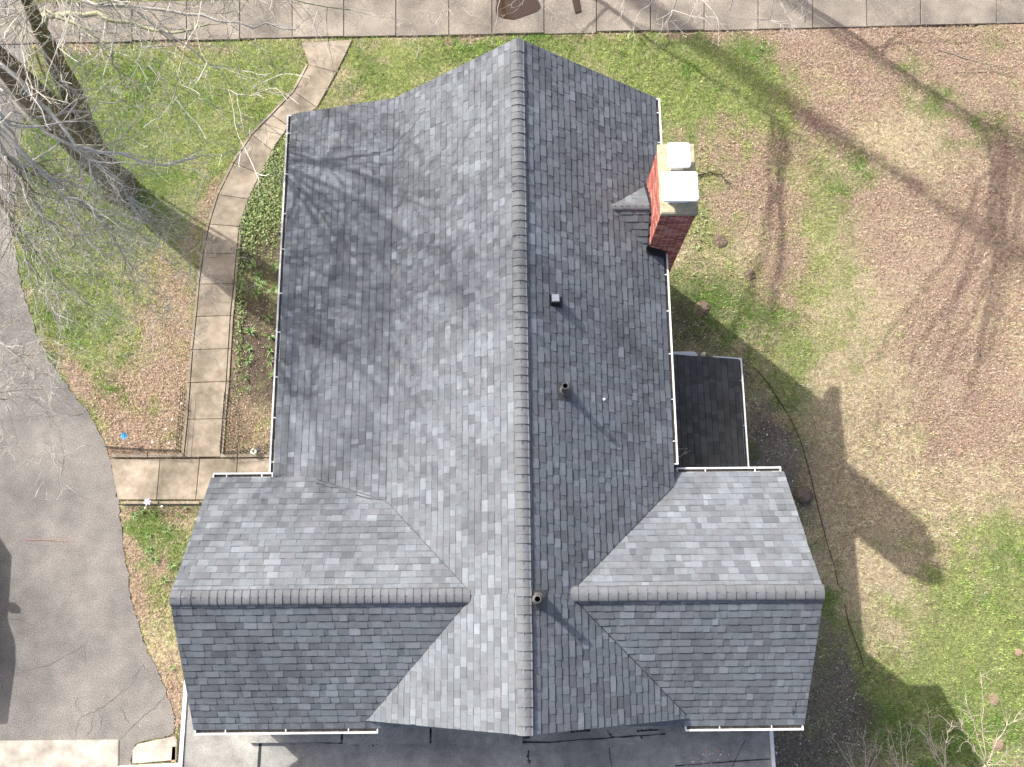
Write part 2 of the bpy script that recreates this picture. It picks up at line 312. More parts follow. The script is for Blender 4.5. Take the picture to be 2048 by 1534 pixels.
def weights(x, y):
    x = np.asarray(x, float); y = np.asarray(y, float)
    wx = (fbm(x, y, 0.9, 31) - 0.5) * 0.9; wy = (fbm(x, y, 0.9, 57) - 0.5) * 0.9
    W = np.zeros((len(TYPES),) + x.shape)
    left = x < -2
    W[0] = np.where(left, 0.42, 0.20); W[1] = np.where(left, 0.80, 0.42); W[2] = np.where(left, 0.60, 0.48); W[3] = np.where(left, 0.2, 0.24); W[4] = 0.05
    for cx, cy, rx, ry, an, ti, st in _B:
        dx = x + wx * min(1, ry) - cx; dy = y + wy * min(1, rx) - cy
        a = (dx * math.cos(an) + dy * math.sin(an)) / rx; b = (-dx * math.sin(an) + dy * math.cos(an)) / ry
        W[ti] += st * np.exp(-(a * a + b * b))
    for i in range(len(TYPES)):
        W[i] *= (0.25 + 1.5 * fbm(x, y, 0.8, 100 + 17 * i, 5) ** 1.3 * 1.4) * (0.15 + 1.7 * fbm(x, y, 0.30, 400 + 13 * i, 4))
    W = np.maximum(W, 1e-4) ** 2.6
    return W / W.sum(0)

# ------------------------------------------------------------------ ground sheet
fine_x = np.arange(-16.2, 16.21, 0.085); fine_y = np.arange(-6.5, 18.5, 0.085)
gx = np.concatenate([[-600, -200, -80, -40, -24, -18], fine_x, [18, 24, 40, 80, 200, 600]])
gy = np.concatenate([[-600, -200, -80, -40, -20, -10], fine_y, [20, 26, 40, 80, 200, 600]])
X, Y = np.meshgrid(gx, gy)
W_ = weights(X, Y)
colg = np.einsum('kij,kc->ijc', W_, GC * np.array([[0.75], [0.75], [0.82], [0.85], [0.9], [0.8], [0.6]]))
Zg = (fbm(X, Y, 1.7, 5) - 0.5) * 0.05 - 0.012
far = (np.abs(X) > 16.5) | (np.abs(Y - 6) > 13); Zg[far] = -0.03
for poly in (DRIVE, PATH, CROSSP, WALKP, APRON, PAD):
    Zg[pip(X, Y, poly)] = -0.055
nx, ny = len(gx), len(gy)
V = np.stack([X, Y, Zg], -1).reshape(-1, 3)
idx = np.arange(nx * ny).reshape(ny, nx)
F = np.stack([idx[:-1, :-1], idx[:-1, 1:], idx[1:, 1:], idx[1:, :-1]], -1).reshape(-1, 4)
ground = mesh_np('ground', V, F, colg.reshape(-1, 3), M['ground']); tag(ground, kind='structure')

# driveway
mb = MB()
P = DRIVE; mb.prism(P, -0.12, 0.0); o = mb.build('driveway', M['asphalt']); tag(o, kind='structure'); driveway = o
for L in ([(0, 1360), (60, 1340), (110, 1325), (170, 1290), (185, 1262)], [(150, 1475), (158, 1440), (165, 1430), (190, 1425), (196, 1418), (215, 1408), (240, 1390), (262, 1370), (275, 1355)],
          [(165, 1428), (150, 1410), (155, 1395)], [(188, 1426), (183, 1455), (172, 1474)], [(232, 1408), (248, 1425), (258, 1448)], [(240, 1480), (262, 1455), (290, 1430), (318, 1408), (330, 1390)],
          [(196, 1418), (204, 1440), (200, 1460)], [(170, 1290), (172, 1330)], [(0, 1240), (30, 1238), (70, 1250)], [(265, 1360), (285, 1330), (300, 1345)], [(120, 860), (128, 920), (118, 970)]):
    pts = []
    for (a, b), (c, d) in zip(L[:-1], L[1:]):
        for k in range(5): pts.append((a + (c - a) * k / 5 + random.uniform(-2, 2), b + (d - b) * k / 5 + random.uniform(-2, 2)))
    pts.append(L[-1]); mb = MB(); q = [at(u, v, 0.004) for u, v in pts]
    for i in range(len(q) - 1):
        d = q[i + 1] - q[i]; n = np.array([-d[1], d[0], 0]); n = n / (np.linalg.norm(n) + 1e-9)
        w0 = 0.0075 * (0.25 + 0.6 * math.sin(math.pi * (i + 0.3) / len(q))) * random.uniform(0.6, 1.3)
        mb.add([q[i] - n * w0, q[i + 1] - n * w0, q[i + 1] + n * w0, q[i] + n * w0], [(0, 1, 2, 3)])
    mb.build('crack', M['fissure'], driveway)
# concrete apron and pad at the bottom left
mb = MB(); mb.prism(APRON, -0.1, 0.03, bev=0.012); o = mb.build('concrete_apron', M['pale_concrete']); tag(o, kind='structure')
mb = MB(); mb.prism(PAD, -0.1, 0.05, bev=0.02); o = mb.build('concrete_pad', M['pale_concrete']); tag(o, kind='structure')

# garden path, one object for each slab
def slab(q, name, m, parent, gap=0.008, z=0.03):
    P = np.array(q); c = P.mean(0); d = c - P; P = P + d / np.linalg.norm(d, axis=1, keepdims=True) * gap
    mb = MB(); mb.prism([tuple(p) for p in P], -0.06, z + random.uniform(-0.004, 0.004), bev=0.007); return mb.build(name, m, parent)
base = MB(); base.prism(PATH, -0.07, -0.03); path = base.build('garden_path', M['crack']); tag(path, kind='structure')
for (a, b), (c, d) in zip(JOINTS[:-1], JOINTS[1:]):
    slab([at2(*a), at2(*c), at2(*d), at2(*b)], 'paving_slab', M['concrete'], path)
# thin edging along both sides
for side, a0, a1, off in ((0, 1, 14, -9), (1, 4, 14, 9)):
    for (A, B) in zip(JOINTS[a0:a1], JOINTS[a0 + 1:a1 + 1]):
        p, q = np.array(at2(*A[side])), np.array(at2(*B[side])); d = q - p; n = np.array([d[1], -d[0]]) / np.linalg.norm(d) * (1 if side == 1 else -1)
        if side == 0: n = -abs(n[0]) / max(1e-6, abs(n[0])) * np.abs(n) * np.array([1, np.sign(n[1] * n[0]) if n[0] else 1]) if n[0] > 0 else n
        if side == 1 and n[0] < 0: n = -n
        i0, i1 = 0.018, 0.075
        mb = MB(); t = d / np.linalg.norm(d) * 0.006
        mb.prism([tuple(p + n * i0 + t), tuple(q + n * i0 - t), tuple(q + n * i1 - t), tuple(p + n * i1 + t)], -0.06, 0.035 + random.uniform(-0.01, 0.012), bev=0.008); mb.build('edging_stone', M['concrete'], path)
base = MB(); base.prism(CROSSP, -0.07, -0.03); cross = base.build('side_walkway', M['crack']); tag(cross, kind='structure')
for (a, b), (c, d) in zip(CROSS[:-1], CROSS[1:]):
    slab([at2(*a), at2(*b), at2(*d), at2(*c)], 'paving_slab', M['concrete'], cross, 0.01)
for u0, u1 in ((226, 296), (298, 367), (442, 475), (477, 540)):
    slab([at2(u0, 908), at2(u0 - 1, 915), at2(u1, 915), at2(u1, 908)], 'edging_stone', M['concrete'], cross, 0.004, 0.05)
for u0, u1 in ((250, 318), (320, 400)):
    slab([at2(u0, 1003), at2(u0, 1008), at2(u1, 1008), at2(u1, 1003)], 'edging_stone', M['concrete'], cross, 0.004, 0.05)
base = MB(); base.prism(WALKP, -0.09, -0.03); walk = base.build('street_sidewalk', M['crack']); tag(walk, kind='structure')
for i in range(len(WJ) - 1):
    u0, u1 = WJ[i], WJ[i + 1]; s = random.uniform(-2, 2)
    slab([at2(u0, WB(u0) + s), at2(u1, WB(u1) + s), at2(u1, WT(u1)), at2(u0, WT(u0))], 'paving_slab', M['walk'], walk, 0.013, 0.03 + random.uniform(-0.012, 0.012))
# puddle on the sunken slab
mb = MB(); pts = []
for k in range(26):
    an = 2 * math.pi * k / 26; r = 1 + 0.12 * math.sin(3 * an + 1) + random.uniform(-0.06, 0.06)
    pts.append(at2(1032 + 44 * math.cos(an) * r, 8 + 34 * math.sin(an) * r))
mb.prism(pts, 0.03, 0.052); o = mb.build('puddle', M['water']); tag(o, kind='structure')
mb = MB(); mb.prism(pl([(1144, 2), (1158, 0), (1162, 24), (1150, 28)]), 0.03, 0.05); o = mb.build('puddle', M['water']); tag(o, kind='structure')

# ------------------------------------------------------------------ the house
house = empty('house', (0, 0, 0))
tag(house, 'white sided house with grey shingled cross gable roof, seen from above', 'house')
YN, YS = 9.761, -2.082
TR = math.tan(0.6415); XR_E = 3.470 * math.cos(0.6415)
TL1 = math.tan(0.6906); XL1 = 3.151 * math.cos(0.6906); ZL1 = ZR - 3.151 * math.sin(0.6906)
TL2 = math.tan(0.263); XL_E = XL1 + 2.296 * math.cos(0.263); ZL_E = ZL1 - 2.296 * math.sin(0.263)
ZR_E = ZR - TR * XR_E
ZWL, ZWR = ZR - 0.675, ZR - 0.55
TN, TS = math.tan(0.668), math.tan(0.650)
YWN, YWS = 2.801 * math.cos(0.668), -2.771 * math.cos(0.650)
XWL, XWR = -5.753, 4.85
def z_main(x, y):
    if not (YS - 1e-6 <= y <= YN + 1e-6): return -9
    if x >= 0: return ZR - TR * x if x <= (XR_E if y > 0 else 3.2) + 1e-6 else -9
    a = -x
    if y < 0: return ZR - TL1 * a if a <= 3.1 else -9
    if a <= XL1: return ZR - TL1 * a
    return ZL1 - TL2 * (a - XL1) if a <= XL_E + 1e-6 else -9
def z_wing(x, y):
    if x < XWL - 1e-6 or x > XWR + 1e-6: return -9
    zr = ZWL if x < 0 else ZWR
    if y >= 0: return zr - TN * y if y <= YWN + 1e-6 else -9
    return zr + TS * y if y >= YWS - 1e-6 else -9

EXPO = 0.143
PAL = [(0.146, 0.160, 0.176), (0.155, 0.172, 0.188), (0.170, 0.187, 0.205), (0.187, 0.206, 0.226), (0.134, 0.146, 0.161), (0.119, 0.129, 0.143), (0.154, 0.162, 0.177), (0.210, 0.232, 0.253), (0.140, 0.150, 0.163), (0.159, 0.177, 0.194)]
PALW = [5, 6, 6, 3.6, 4.5, 2.2, 3, 0.9, 3, 4]
def pick():
    c = random.choices(PAL, PALW)[0]; k = random.uniform(0.92, 1.08); return tuple(v * k for v in c)
TABS = []                                       # (projected size, verts, faces, colour)
TABF = [(4, 5, 8, 9), (10, 11, 6, 7), (0, 1, 5, 4), (0, 4, 7, 3), (1, 2, 6, 5), (3, 2, 1, 0)]
CAMP = np.array([CAM['x'], CAM['y'], CAM['z']])
def shingle_plane(O, td, sd, t0, t1, slen, keep, out, pal=pick, thick=0.008, wob=0.005):
    """courses of laminated tabs on a sloping plane: O on the eave line, td along the eave, sd up the slope"""
    O, td, sd = (np.array(q, float) for q in (O, td, sd)); nrm = np.cross(td, sd); nrm /= np.linalg.norm(nrm)
    if nrm[2] < 0: nrm = -nrm
    flip = np.dot(np.cross(td, sd), nrm) < 0
    n = int(math.ceil(slen / EXPO)); ph = random.uniform(0, 9)
    for i in range(n):
        s0 = i * EXPO; s1 = min(s0 + EXPO * 1.12, slen + 0.004)
        if s0 > slen - 0.02: break
        t = t0 - random.uniform(0, 0.2); tooth = random.random() < 0.5
        while t < t1:
            w_ = random.uniform(0.09, 0.27) if tooth else random.uniform(0.06, 0.20)
            a, b = max(t, t0), min(t + w_, t1)
            if b - a > 0.015:
                e = wob * math.sin(1.3 * (a + b) + ph + i * 0.8) + random.uniform(-0.0025, 0.0025)
                h = (thick * random.uniform(1.25, 1.8)) if tooth else thick * random.uniform(0.55, 0.85)
                sl = 0.003 if tooth else 0.0
                p = [O + td * (a + sl) + sd * (s0 + e), O + td * (b - sl) + sd * (s0 + e), O + td * b + sd * s1, O + td * a + sd * s1]
                if any(keep(q[0], q[1], q[2]) for q in p) and (keep(*(0.25 * sum(p))) or True):
                    top = [p[0] + nrm * (h + 0.004), p[1] + nrm * (h + 0.004), p[2] + nrm * 0.004, p[3] + nrm * 0.004]
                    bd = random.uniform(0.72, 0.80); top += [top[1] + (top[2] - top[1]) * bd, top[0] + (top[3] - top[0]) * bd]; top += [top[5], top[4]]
                    bot = [q - nrm * 0.003 for q in p]
                    F_ = TABF if not flip else [f[::-1] for f in TABF]
                    c = 0.25 * sum(p); dv = CAMP - c; L_ = np.linalg.norm(dv)
                    area = (b - a) * EXPO * abs(np.dot(nrm, dv / L_)) / (L_ * L_)
                    vis = all(keep(q[0], q[1], q[2]) for q in p)
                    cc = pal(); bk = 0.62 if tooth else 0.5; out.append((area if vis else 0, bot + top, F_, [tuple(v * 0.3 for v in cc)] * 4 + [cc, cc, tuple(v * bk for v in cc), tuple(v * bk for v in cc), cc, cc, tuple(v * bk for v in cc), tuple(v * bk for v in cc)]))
            t += w_; tooth = not tooth
km = lambda x, y, z: z >= z_wing(x, y) - 0.015
kw = lambda x, y, z: z >= z_main(x, y) - 0.015
U = lambda *a: np.array(a, float) / np.linalg.norm(a)
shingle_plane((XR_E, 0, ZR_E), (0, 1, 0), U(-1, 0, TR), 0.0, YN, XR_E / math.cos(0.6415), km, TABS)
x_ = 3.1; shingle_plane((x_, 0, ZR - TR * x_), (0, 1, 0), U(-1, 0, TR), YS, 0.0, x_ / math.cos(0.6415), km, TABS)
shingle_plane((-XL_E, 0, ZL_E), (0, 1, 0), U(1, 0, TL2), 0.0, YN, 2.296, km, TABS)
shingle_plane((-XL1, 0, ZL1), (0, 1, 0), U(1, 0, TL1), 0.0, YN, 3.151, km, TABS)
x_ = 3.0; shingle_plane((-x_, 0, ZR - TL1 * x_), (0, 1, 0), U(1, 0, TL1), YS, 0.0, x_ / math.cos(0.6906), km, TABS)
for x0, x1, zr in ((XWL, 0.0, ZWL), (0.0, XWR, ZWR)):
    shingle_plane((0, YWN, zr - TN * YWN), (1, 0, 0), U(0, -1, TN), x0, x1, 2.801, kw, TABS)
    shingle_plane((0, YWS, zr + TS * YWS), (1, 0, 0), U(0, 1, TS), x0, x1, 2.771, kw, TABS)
# chimney saddle
CX0, CX1, CY0, CY1 = 2.47, 3.08, 6.43, 7.70; CYM = 7.06; SZ = ZR - 1.28; SX0 = 1.28 / TR - 0.02; SSL = 0.86
ks = lambda x, y, z: z >= z_main(x, y) - 0.006 and x < CX0 + 0.02
L_ = 0.66
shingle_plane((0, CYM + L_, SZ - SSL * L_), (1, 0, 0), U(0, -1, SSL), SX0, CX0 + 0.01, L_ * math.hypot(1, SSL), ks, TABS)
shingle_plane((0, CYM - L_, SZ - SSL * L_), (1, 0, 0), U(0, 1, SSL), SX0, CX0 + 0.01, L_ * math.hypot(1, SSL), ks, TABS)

# roof deck under the shingles
def plate(mb, q, th=0.16, col=(1, 1, 1)):
    q = [np.array(p, float) for p in q]; n = np.cross(q[1] - q[0], q[2] - q[0]); n /= np.linalg.norm(n)
    if n[2] < 0: q = q[::-1]
    mb.add([p - np.array([0, 0, th]) for p in q] + q, [(3, 2, 1, 0), (4, 5, 6, 7), (0, 1, 5, 4), (1, 2, 6, 5), (2, 3, 7, 6), (3, 0, 4, 7)], col)
mb = MB(); d = 0.004
def pl4(*q): plate(mb, [(x, y, z - d) for x, y, z in q])
pl4((0, 0.0, ZR), (XR_E, 0.0, ZR_E), (XR_E, YN, ZR_E), (0, YN, ZR))
pl4((0, YS, ZR), (3.0, YS, ZR - TR * 3.0), (3.0, 0, ZR - TR * 3.0), (0, 0, ZR))
pl4((0, 0, ZR), (-XL1, 0, ZL1), (-XL1, YN, ZL1), (0, YN, ZR))
pl4((-XL1, 0, ZL1), (-XL_E, 0, ZL_E), (-XL_E, YN, ZL_E), (-XL1, YN, ZL1))
pl4((0, YS, ZR), (-2.9, YS, ZR - TL1 * 2.9), (-2.9, 0, ZR - TL1 * 2.9), (0, 0, ZR))
roof = mb.build('roof', M['deck'], house)
mb = MB()
for xe, zr in ((XWL, ZWL), (XWR, ZWR)):
    sx = math.copysign(0.9, xe)
    pl4((sx, 0, zr), (xe, 0, zr), (xe, YWN, zr - TN * YWN), (sx, YWN, zr - TN * YWN))
    pl4((sx, 0, zr), (xe, 0, zr), (xe, YWS, zr + TS * YWS), (sx, YWS, zr + TS * YWS))
mb.build('wing_roof_deck', M['deck'], roof)
TABS.sort(key=lambda q: -q[0])
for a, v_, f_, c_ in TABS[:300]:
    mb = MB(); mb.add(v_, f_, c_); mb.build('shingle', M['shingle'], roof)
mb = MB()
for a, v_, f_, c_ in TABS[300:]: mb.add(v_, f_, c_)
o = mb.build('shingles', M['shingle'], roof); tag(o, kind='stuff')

# ridge caps: short overlapping arcs over the ridge
def cap_piece(P, fw, side, half, drop0, drop1, ln, lift, thick, col):
    """P on the ridge, fw along it, side across; drop0/drop1 the fall of each wing at its edge"""
    P, fw, side = (np.array(q, float) for q in (P, fw, side)); up = np.array([0, 0, 1.0]); mb = MB(); V_ = []; F_ = []
    prof = []
    for k in range(-4, 5):
        x = half * k / 4.0; dr = (drop0 if k < 0 else drop1) * abs(k) / 4.0
        r = 0.022 * (abs(k) / 4.0 - 1)                                   # round the crest
        prof.append((x, -dr - 0.028 * math.exp(-(k / 1.4) ** 2) + 0.012))
    n = len(prof)
    for yy, zz in ((0, lift), (ln, lift + thick)):
        for x, z in prof: V_.append(P + fw * yy + side * x + up * (z + zz))
    for x, z in prof: V_.append(P + fw * ln + side * x + up * (z + lift + thick))
    for x, z in prof: V_.append(P + fw * ln + side * x + up * (z + lift - 0.014))
    for yy in (0, ln):
        for e in (0, n - 1): pass
    for i in range(n - 1): F_ += [(i, i + 1, n + i + 1, n + i), (2 * n + i, 2 * n + i + 1, 3 * n + i + 1, 3 * n + i)]
    a = len(V_); 
    for e in (0, n - 1):
        x, z = prof[e]; V_ += [P + side * x + up * (z + lift - 0.03), P + fw * ln + side * x + up * (z + lift - 0.03)]
    F_ += [(0, n, a + 1, a), (n - 1, 2 * n - 1, a + 3, a + 2)]
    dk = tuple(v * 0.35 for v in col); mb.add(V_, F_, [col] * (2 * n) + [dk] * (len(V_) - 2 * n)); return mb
def capcol():
    k = random.uniform(0.94, 1.06); return (0.138 * k, 0.145 * k, 0.155 * k)
def ridge(P0, P1, half, d0, d1, expo, lift, side, skip=None):
    P0, P1 = np.array(P0, float), np.array(P1, float); L_ = np.linalg.norm(P1 - P0); fw = (P1 - P0) / L_; n = int(round(L_ / expo))
    for i in range(n):
        Q = P0 + fw * (L_ * i / n); lf = lift(i, n) if callable(lift) else lift
        cap_piece(Q + np.array(side) * random.uniform(-0.004, 0.004), fw, side, half, d0, d1, L_ / n * 1.05, lf, 0.013, capcol()).build('ridge_cap', M['shingle'], roof, True)
HW = 0.118
ridge((0, YN, ZR), (0, YN - 0.50, ZR), HW, HW * TL1, HW * TR, 0.25, 0.012, (1, 0, 0))
ridge((0, YN - 0.50, ZR), (0, YS, ZR), HW, HW * TL1 * 0.88, HW * TR * 0.88, 0.136, lambda i, n: 0.014 + 0.005 * (i % 2), (1, 0, 0))
ridge((XWL + 0.5, 0, ZWL), (-0.74, 0, ZWL), HW + 0.01, HW * TS * 0.88, HW * TN * 0.88, 0.134, lambda i, n: 0.016, (0, 1, 0))
ridge((XWL, 0, ZWL), (XWL + 0.5, 0, ZWL), HW + 0.01, HW * TS, HW * TN, 0.165, 0.012, (0, 1, 0))
ridge((0.56, 0, ZWR), (XWR, 0, ZWR), HW + 0.01, HW * TS * 0.88, HW * TN * 0.88, 0.160, lambda i, n: 0.016, (0, 1, 0))
ridge((CX0, CYM, SZ), (SX0, CYM, SZ), 0.075, 0.075 * SSL, 0.075 * SSL, 0.135, 0.012, (0, 1, 0))
# cut valleys: a narrow dark asphalt edge along each line where two slopes meet
def valley(pts, w0=0.007):
    mb = MB(); q = [np.array(p, float) + (0, 0, 0.022) for p in pts]
    for a_, b_ in zip(q[:-1], q[1:]):
        d_ = b_ - a_; n_ = np.array([-d_[1], d_[0], 0]); n_ = n_ / np.linalg.norm(n_) * w0 * random.uniform(0.6, 1.3)
        mb.add([a_ - n_, b_ - n_, b_ + n_, a_ + n_], [(0, 1, 2, 3)])
    mb.build('valley_cut', M['deck'], roof)
valley([((0.55 + TN * y) / TR, y, ZWR - TN * y) for y in np.linspace(0.05, 1.92, 24)])
valley([((0.55 + TS * y) / TR, -y, ZWR - TS * y) for y in np.linspace(0.05, 2.02, 24)])
valley([(-(0.675 + TS * y) / TL1, -y, ZWL - TS * y) for y in np.linspace(0.1, 2.02, 24)], 0.004)
_vl = []
for y in np.linspace(0.05, 2.15, 30):
    a_ = (0.675 + TN * y) / TL1
    if a_ > XL1: a_ = XL1 + (ZL1 - ZWL + TN * y) / TL2
    if a_ < XL_E: _vl.append((-a_, y, ZWL - TN * y))
valley(_vl, 0.004)

# leaf crumbs caught on the north end of the roof
mb = MB()
for (x0, x1, y0, y1, k) in ((0.5, 2.7, 6.8, 9.4, 320), (-1.6, -0.4, 7.4, 9.5, 120), (-4.5, -2.5, 2.5, 9.0, 160), (1.6, 2.7, 2.2, 6.0, 60), (-4.0, -2.6, 0.8, 2.4, 60)):
    for _ in range(k):
        x, y = random.uniform(x0, x1), random.uniform(y0, y1); z = z_main(x, y) + 0.016; r_ = random.uniform(0.006, 0.016); a_ = random.uniform(0, 6.28); c_, s_ = math.cos(a_) * r_, math.sin(a_) * r_
        sl_ = -TR if x > 0 else (TL1 if -x < XL1 else TL2)
        mb.add([(x + c_, y + s_, z + sl_ * c_), (x - s_ * 0.6, y + c_ * 0.6, z - sl_ * s_ * 0.6), (x - c_, y - s_, z - sl_ * c_), (x + s_ * 0.6, y - c_ * 0.6, z + sl_ * s_ * 0.6)], [(0, 1, 2, 3)], random.choice([(0.10, 0.07, 0.05), (0.07, 0.06, 0.05), (0.20, 0.15, 0.11)]))
o = mb.build('leaf_crumbs', M['leaf'], roof); tag(o, kind='stuff')

# gutters: white troughs with straps
def gutter(P0, P1, outw, caps=(True, True), nst=0, name='gutter', wd=0.072, dp=0.09, strap_at=None):
    P0, P1, outw = np.array(P0, float), np.array(P1, float), np.array(outw, float); d_ = P1 - P0; L_ = np.linalg.norm(d_); t = d_ / L_; up = np.array([0, 0, 1.0])
    mb = MB(); o0 = P0 + outw * 0.008 - up * (dp + 0.02)
    mb.obox(o0, d_, outw * wd, up * 0.006); mb.obox(o0, d_, outw * 0.006, up * dp)
    mb.obox(o0 + outw * (wd - 0.002), d_, outw * 0.014, up * dp)
    mb.obox(o0 + outw * (wd - 0.014) + up * (dp - 0.001), d_, outw * 0.032, up * 0.008)
    if caps[0]: mb.obox(o0 - t * 0.006, t * 0.02, outw * (wd + 0.02), up * (dp + 0.006))
    if caps[1]: mb.obox(o0 + d_ - t * 0.014, t * 0.02, outw * (wd + 0.02), up * (dp + 0.006))
    g_ = mb.build(name, M['white'], house)
    m2 = MB(); m2.obox(o0 + outw * 0.007 + up * 0.03 + t * 0.02, d_ - t * 0.04, outw * (wd - 0.012), up * 0.012); m2.build('gutter_debris', M['silt'], g_)
    for k in range(nst):
        s = (k + 0.5) / nst * L_ + random.uniform(-0.08, 0.08); m2 = MB()
        m2.obox(o0 + t * (s - 0.009) - outw * 0.01 + up * (dp + 0.002), t * 0.018, outw * (wd + 0.012), up * 0.01); m2.build('gutter_strap', M['white'], g_)
    return g_
gutter((-XL_E, 2.12, ZL_E), (-XL_E, YN - 0.02, ZL_E), (-1, 0, 0), nst=9)
gutter((-4.62, YWN, ZWL - TN * YWN), (XWL + 0.03, YWN, ZWL - TN * YWN), (0, 1, 0), nst=2)
gutter((XWL + 0.02, YWS, ZWL + TS * YWS), (-2.55, YWS, ZWL + TS * YWS), (0, -1, 0), nst=3)
gutter((XR_E, CY1 + 0.02, ZR_E), (XR_E, YN - 0.02, ZR_E), (1, 0, 0), nst=3)
gutter((XR_E, 2.33, ZR_E), (XR_E, CY0 - 0.02, ZR_E), (1, 0, 0), nst=5)
gutter((XR_E + 0.10, YWN, ZWR - TN * YWN), (XWR - 0.05, YWN, ZWR - TN * YWN), (0, 1, 0), nst=2)
gutter((2.80, YWS, ZWR + TS * YWS), (XWR - 0.02, YWS, ZWR + TS * YWS), (0, -1, 0), nst=2)

# walls
def prism_y(mb, prof, y0, y1):
    n = len(prof); mb.add([(x, y0, z) for x, z in prof] + [(x, y1, z) for x, z in prof],
                          [tuple(range(n)), tuple(reversed(range(n, 2 * n)))] + [(i, n + i, n + (i + 1) % n, (i + 1) % n) for i in range(n)])
def prism_x(mb, prof, x0, x1):
    n = len(prof); mb.add([(x0, y, z) for y, z in prof] + [(x1, y, z) for y, z in prof],
                          [tuple(reversed(range(n))), tuple(range(n, 2 * n))] + [(i, (i + 1) % n, n + (i + 1) % n, n + i) for i in range(n)])
mb = MB(); dz = 0.22
prism_y(mb, [(-4.3, 0), (2.42, 0), (2.42, ZR - TR * 2.42 - dz), (0, ZR - dz), (-XL1, ZL1 - dz), (-4.3, ZL1 - TL2 * (4.3 - XL1) - dz)], 0.0, 9.45)
prism_y(mb, [(-2.3, 0), (2.3, 0), (2.3, ZR - TR * 2.3 - dz), (0, ZR - dz), (-2.3, ZR - TL1 * 2.3 - dz)], -1.85, 0.0)
mb.build('main_wall', M['siding'], house)
for x0, x1, zr, nm in ((-5.45, -0.9, ZWL, 'wing_wall'), (0.9, 4.55, ZWR, 'wing_wall')):
    mb = MB(); prism_x(mb, [(-1.9, 0), (1.9, 0), (1.9, zr - TN * 1.9 - dz), (0, zr - dz), (-1.9, zr - TS * 1.9 - dz)], x0, x1); mb.build(nm, M['siding'], house)

# ------------------------------------------------------------------ chimney
chim = MB(); chim.box(CX0 + 0.004, CX1 - 0.004, CY0 + 0.004, CY1 - 0.004, 0, ZR - 0.24); chimney = chim.build('chimney', M['mortar'], house)
BR = []
def brickcol():
    k = random.uniform(0.95, 1.35); return random.choice([(0.34 * k, 0.105 * k, 0.075 * k), (0.30 * k, 0.085 * k, 0.065 * k), (0.40 * k, 0.15 * k, 0.11 * k), (0.25 * k, 0.075 * k, 0.065 * k), (0.45 * k, 0.22 * k, 0.17 * k)])
zc = ZR - 0.24; row = 0
while zc > 0.3:
    z1 = zc - 0.005; z0 = zc - 0.061
    for face in ('S', 'W', 'N', 'E'):
        Lf = (CX1 - CX0) if face in 'SN' else (CY1 - CY0); a = -0.1015 * (row % 2)
        while a < Lf:
            b = min(a + 0.191, Lf); aa = max(a, 0.0)
            if b - aa > 0.03:
                pr = random.uniform(-0.001, 0.003)
                if face == 'S': q = (CX0 + aa, CX0 + b, CY0 - pr, CY0 + 0.03, z0, z1)
                elif face == 'N': q = (CX0 + aa, CX0 + b, CY1 - 0.03, CY1 + pr, z0, z1)
                elif face == 'W': q = (CX0 - pr, CX0 + 0.03, CY0 + aa + 0.001, CY0 + b - 0.001, z0, z1)
                else: q = (CX1 - 0.03, CX1 + pr, CY0 + aa + 0.001, CY0 + b - 0.001, z0, z1)
                vis = (1 if face in 'SW' else 0) if zc > ZR - 2.3 else 0
                BR.append((vis + (zc * 0.01 if face == 'S' else zc * 0.0099), q))
            a += 0.203
    zc -= 0.070; row += 1
BR.sort(key=lambda q: -q[0])
for s_, q in BR[:300]:
    if s_ < 1: break
    mb = MB(); mb.box(*q, col=brickcol()); mb.build('brick', M['brick'], chimney)
nb = sum(1 for s_, q in BR[:300] if s_ >= 1)
mb = MB()
for s_, q in BR[nb:]: mb.box(*q, col=brickcol())
o = mb.build('bricks', M['brick'], chimney); tag(o, kind='stuff')
mb = MB(); mb.prism([(CX0 - 0.02, CY0 - 0.03), (CX1 + 0.02, CY0 - 0.03), (CX1 + 0.02, CY1 + 0.02), (CX0 - 0.02, CY1 + 0.02)], ZR - 0.24, ZR - 0.14, bev=0.02); mb.build('crown', M['crown'], chimney)
for (u0, v0, u1, v1, zz) in ((1337, 284, 1380, 334, ZR + 0.20), (1326, 342, 1395, 402, ZR + 0.22)):
    a = at(u0, v1, zz); b = at(u1, v0, zz); cx, cy = (a[0] + b[0]) / 2, (a[1] + b[1]) / 2; hx, hy = (b[0] - a[0]) / 2, (b[1] - a[1]) / 2
    mb = MB(); mb.box(cx - hx * 0.55, cx + hx * 0.55, cy - hy * 0.55, cy + hy * 0.55, ZR - 0.16, ZR + 0.10); fl = mb.build('flue_cap', M['lid'], chimney)
    # lid with rounded corners and a shallow dished rim
    P_ = []
    for sx, sy in ((1, -1), (1, 1), (-1, 1), (-1, -1)):
        r = 0.055; 
        for k in range(5):
            an = {(1, -1): -90, (1, 1): 0, (-1, 1): 90, (-1, -1): 180}[(sx, sy)] + k * 22.5
            P_.append((cx + sx * (hx - r) + r * math.cos(math.radians(an)), cy + sy * (hy - r) + r * math.sin(math.radians(an))))
    m2 = MB(); m2.prism(P_, zz - 0.05, zz, bev=0.012); m2.prism([(cx + (x - cx) * 0.8, cy + (y - cy) * 0.8) for x, y in P_], zz - 0.001, zz + 0.018, bev=0.012); m2.build('lid', M['lid'], chimney)
    m3 = MB()
    for sx in (-1, 1):
        for sy in (-1, 1): m3.tube([(cx + sx * hx * 0.75, cy + sy * hy * 0.75, zz - 0.05), (cx + sx * hx * 0.5, cy + sy * hy * 0.5, ZR)], 0.012, 5)
    m3.build('lid_legs', M['lid'], chimney)
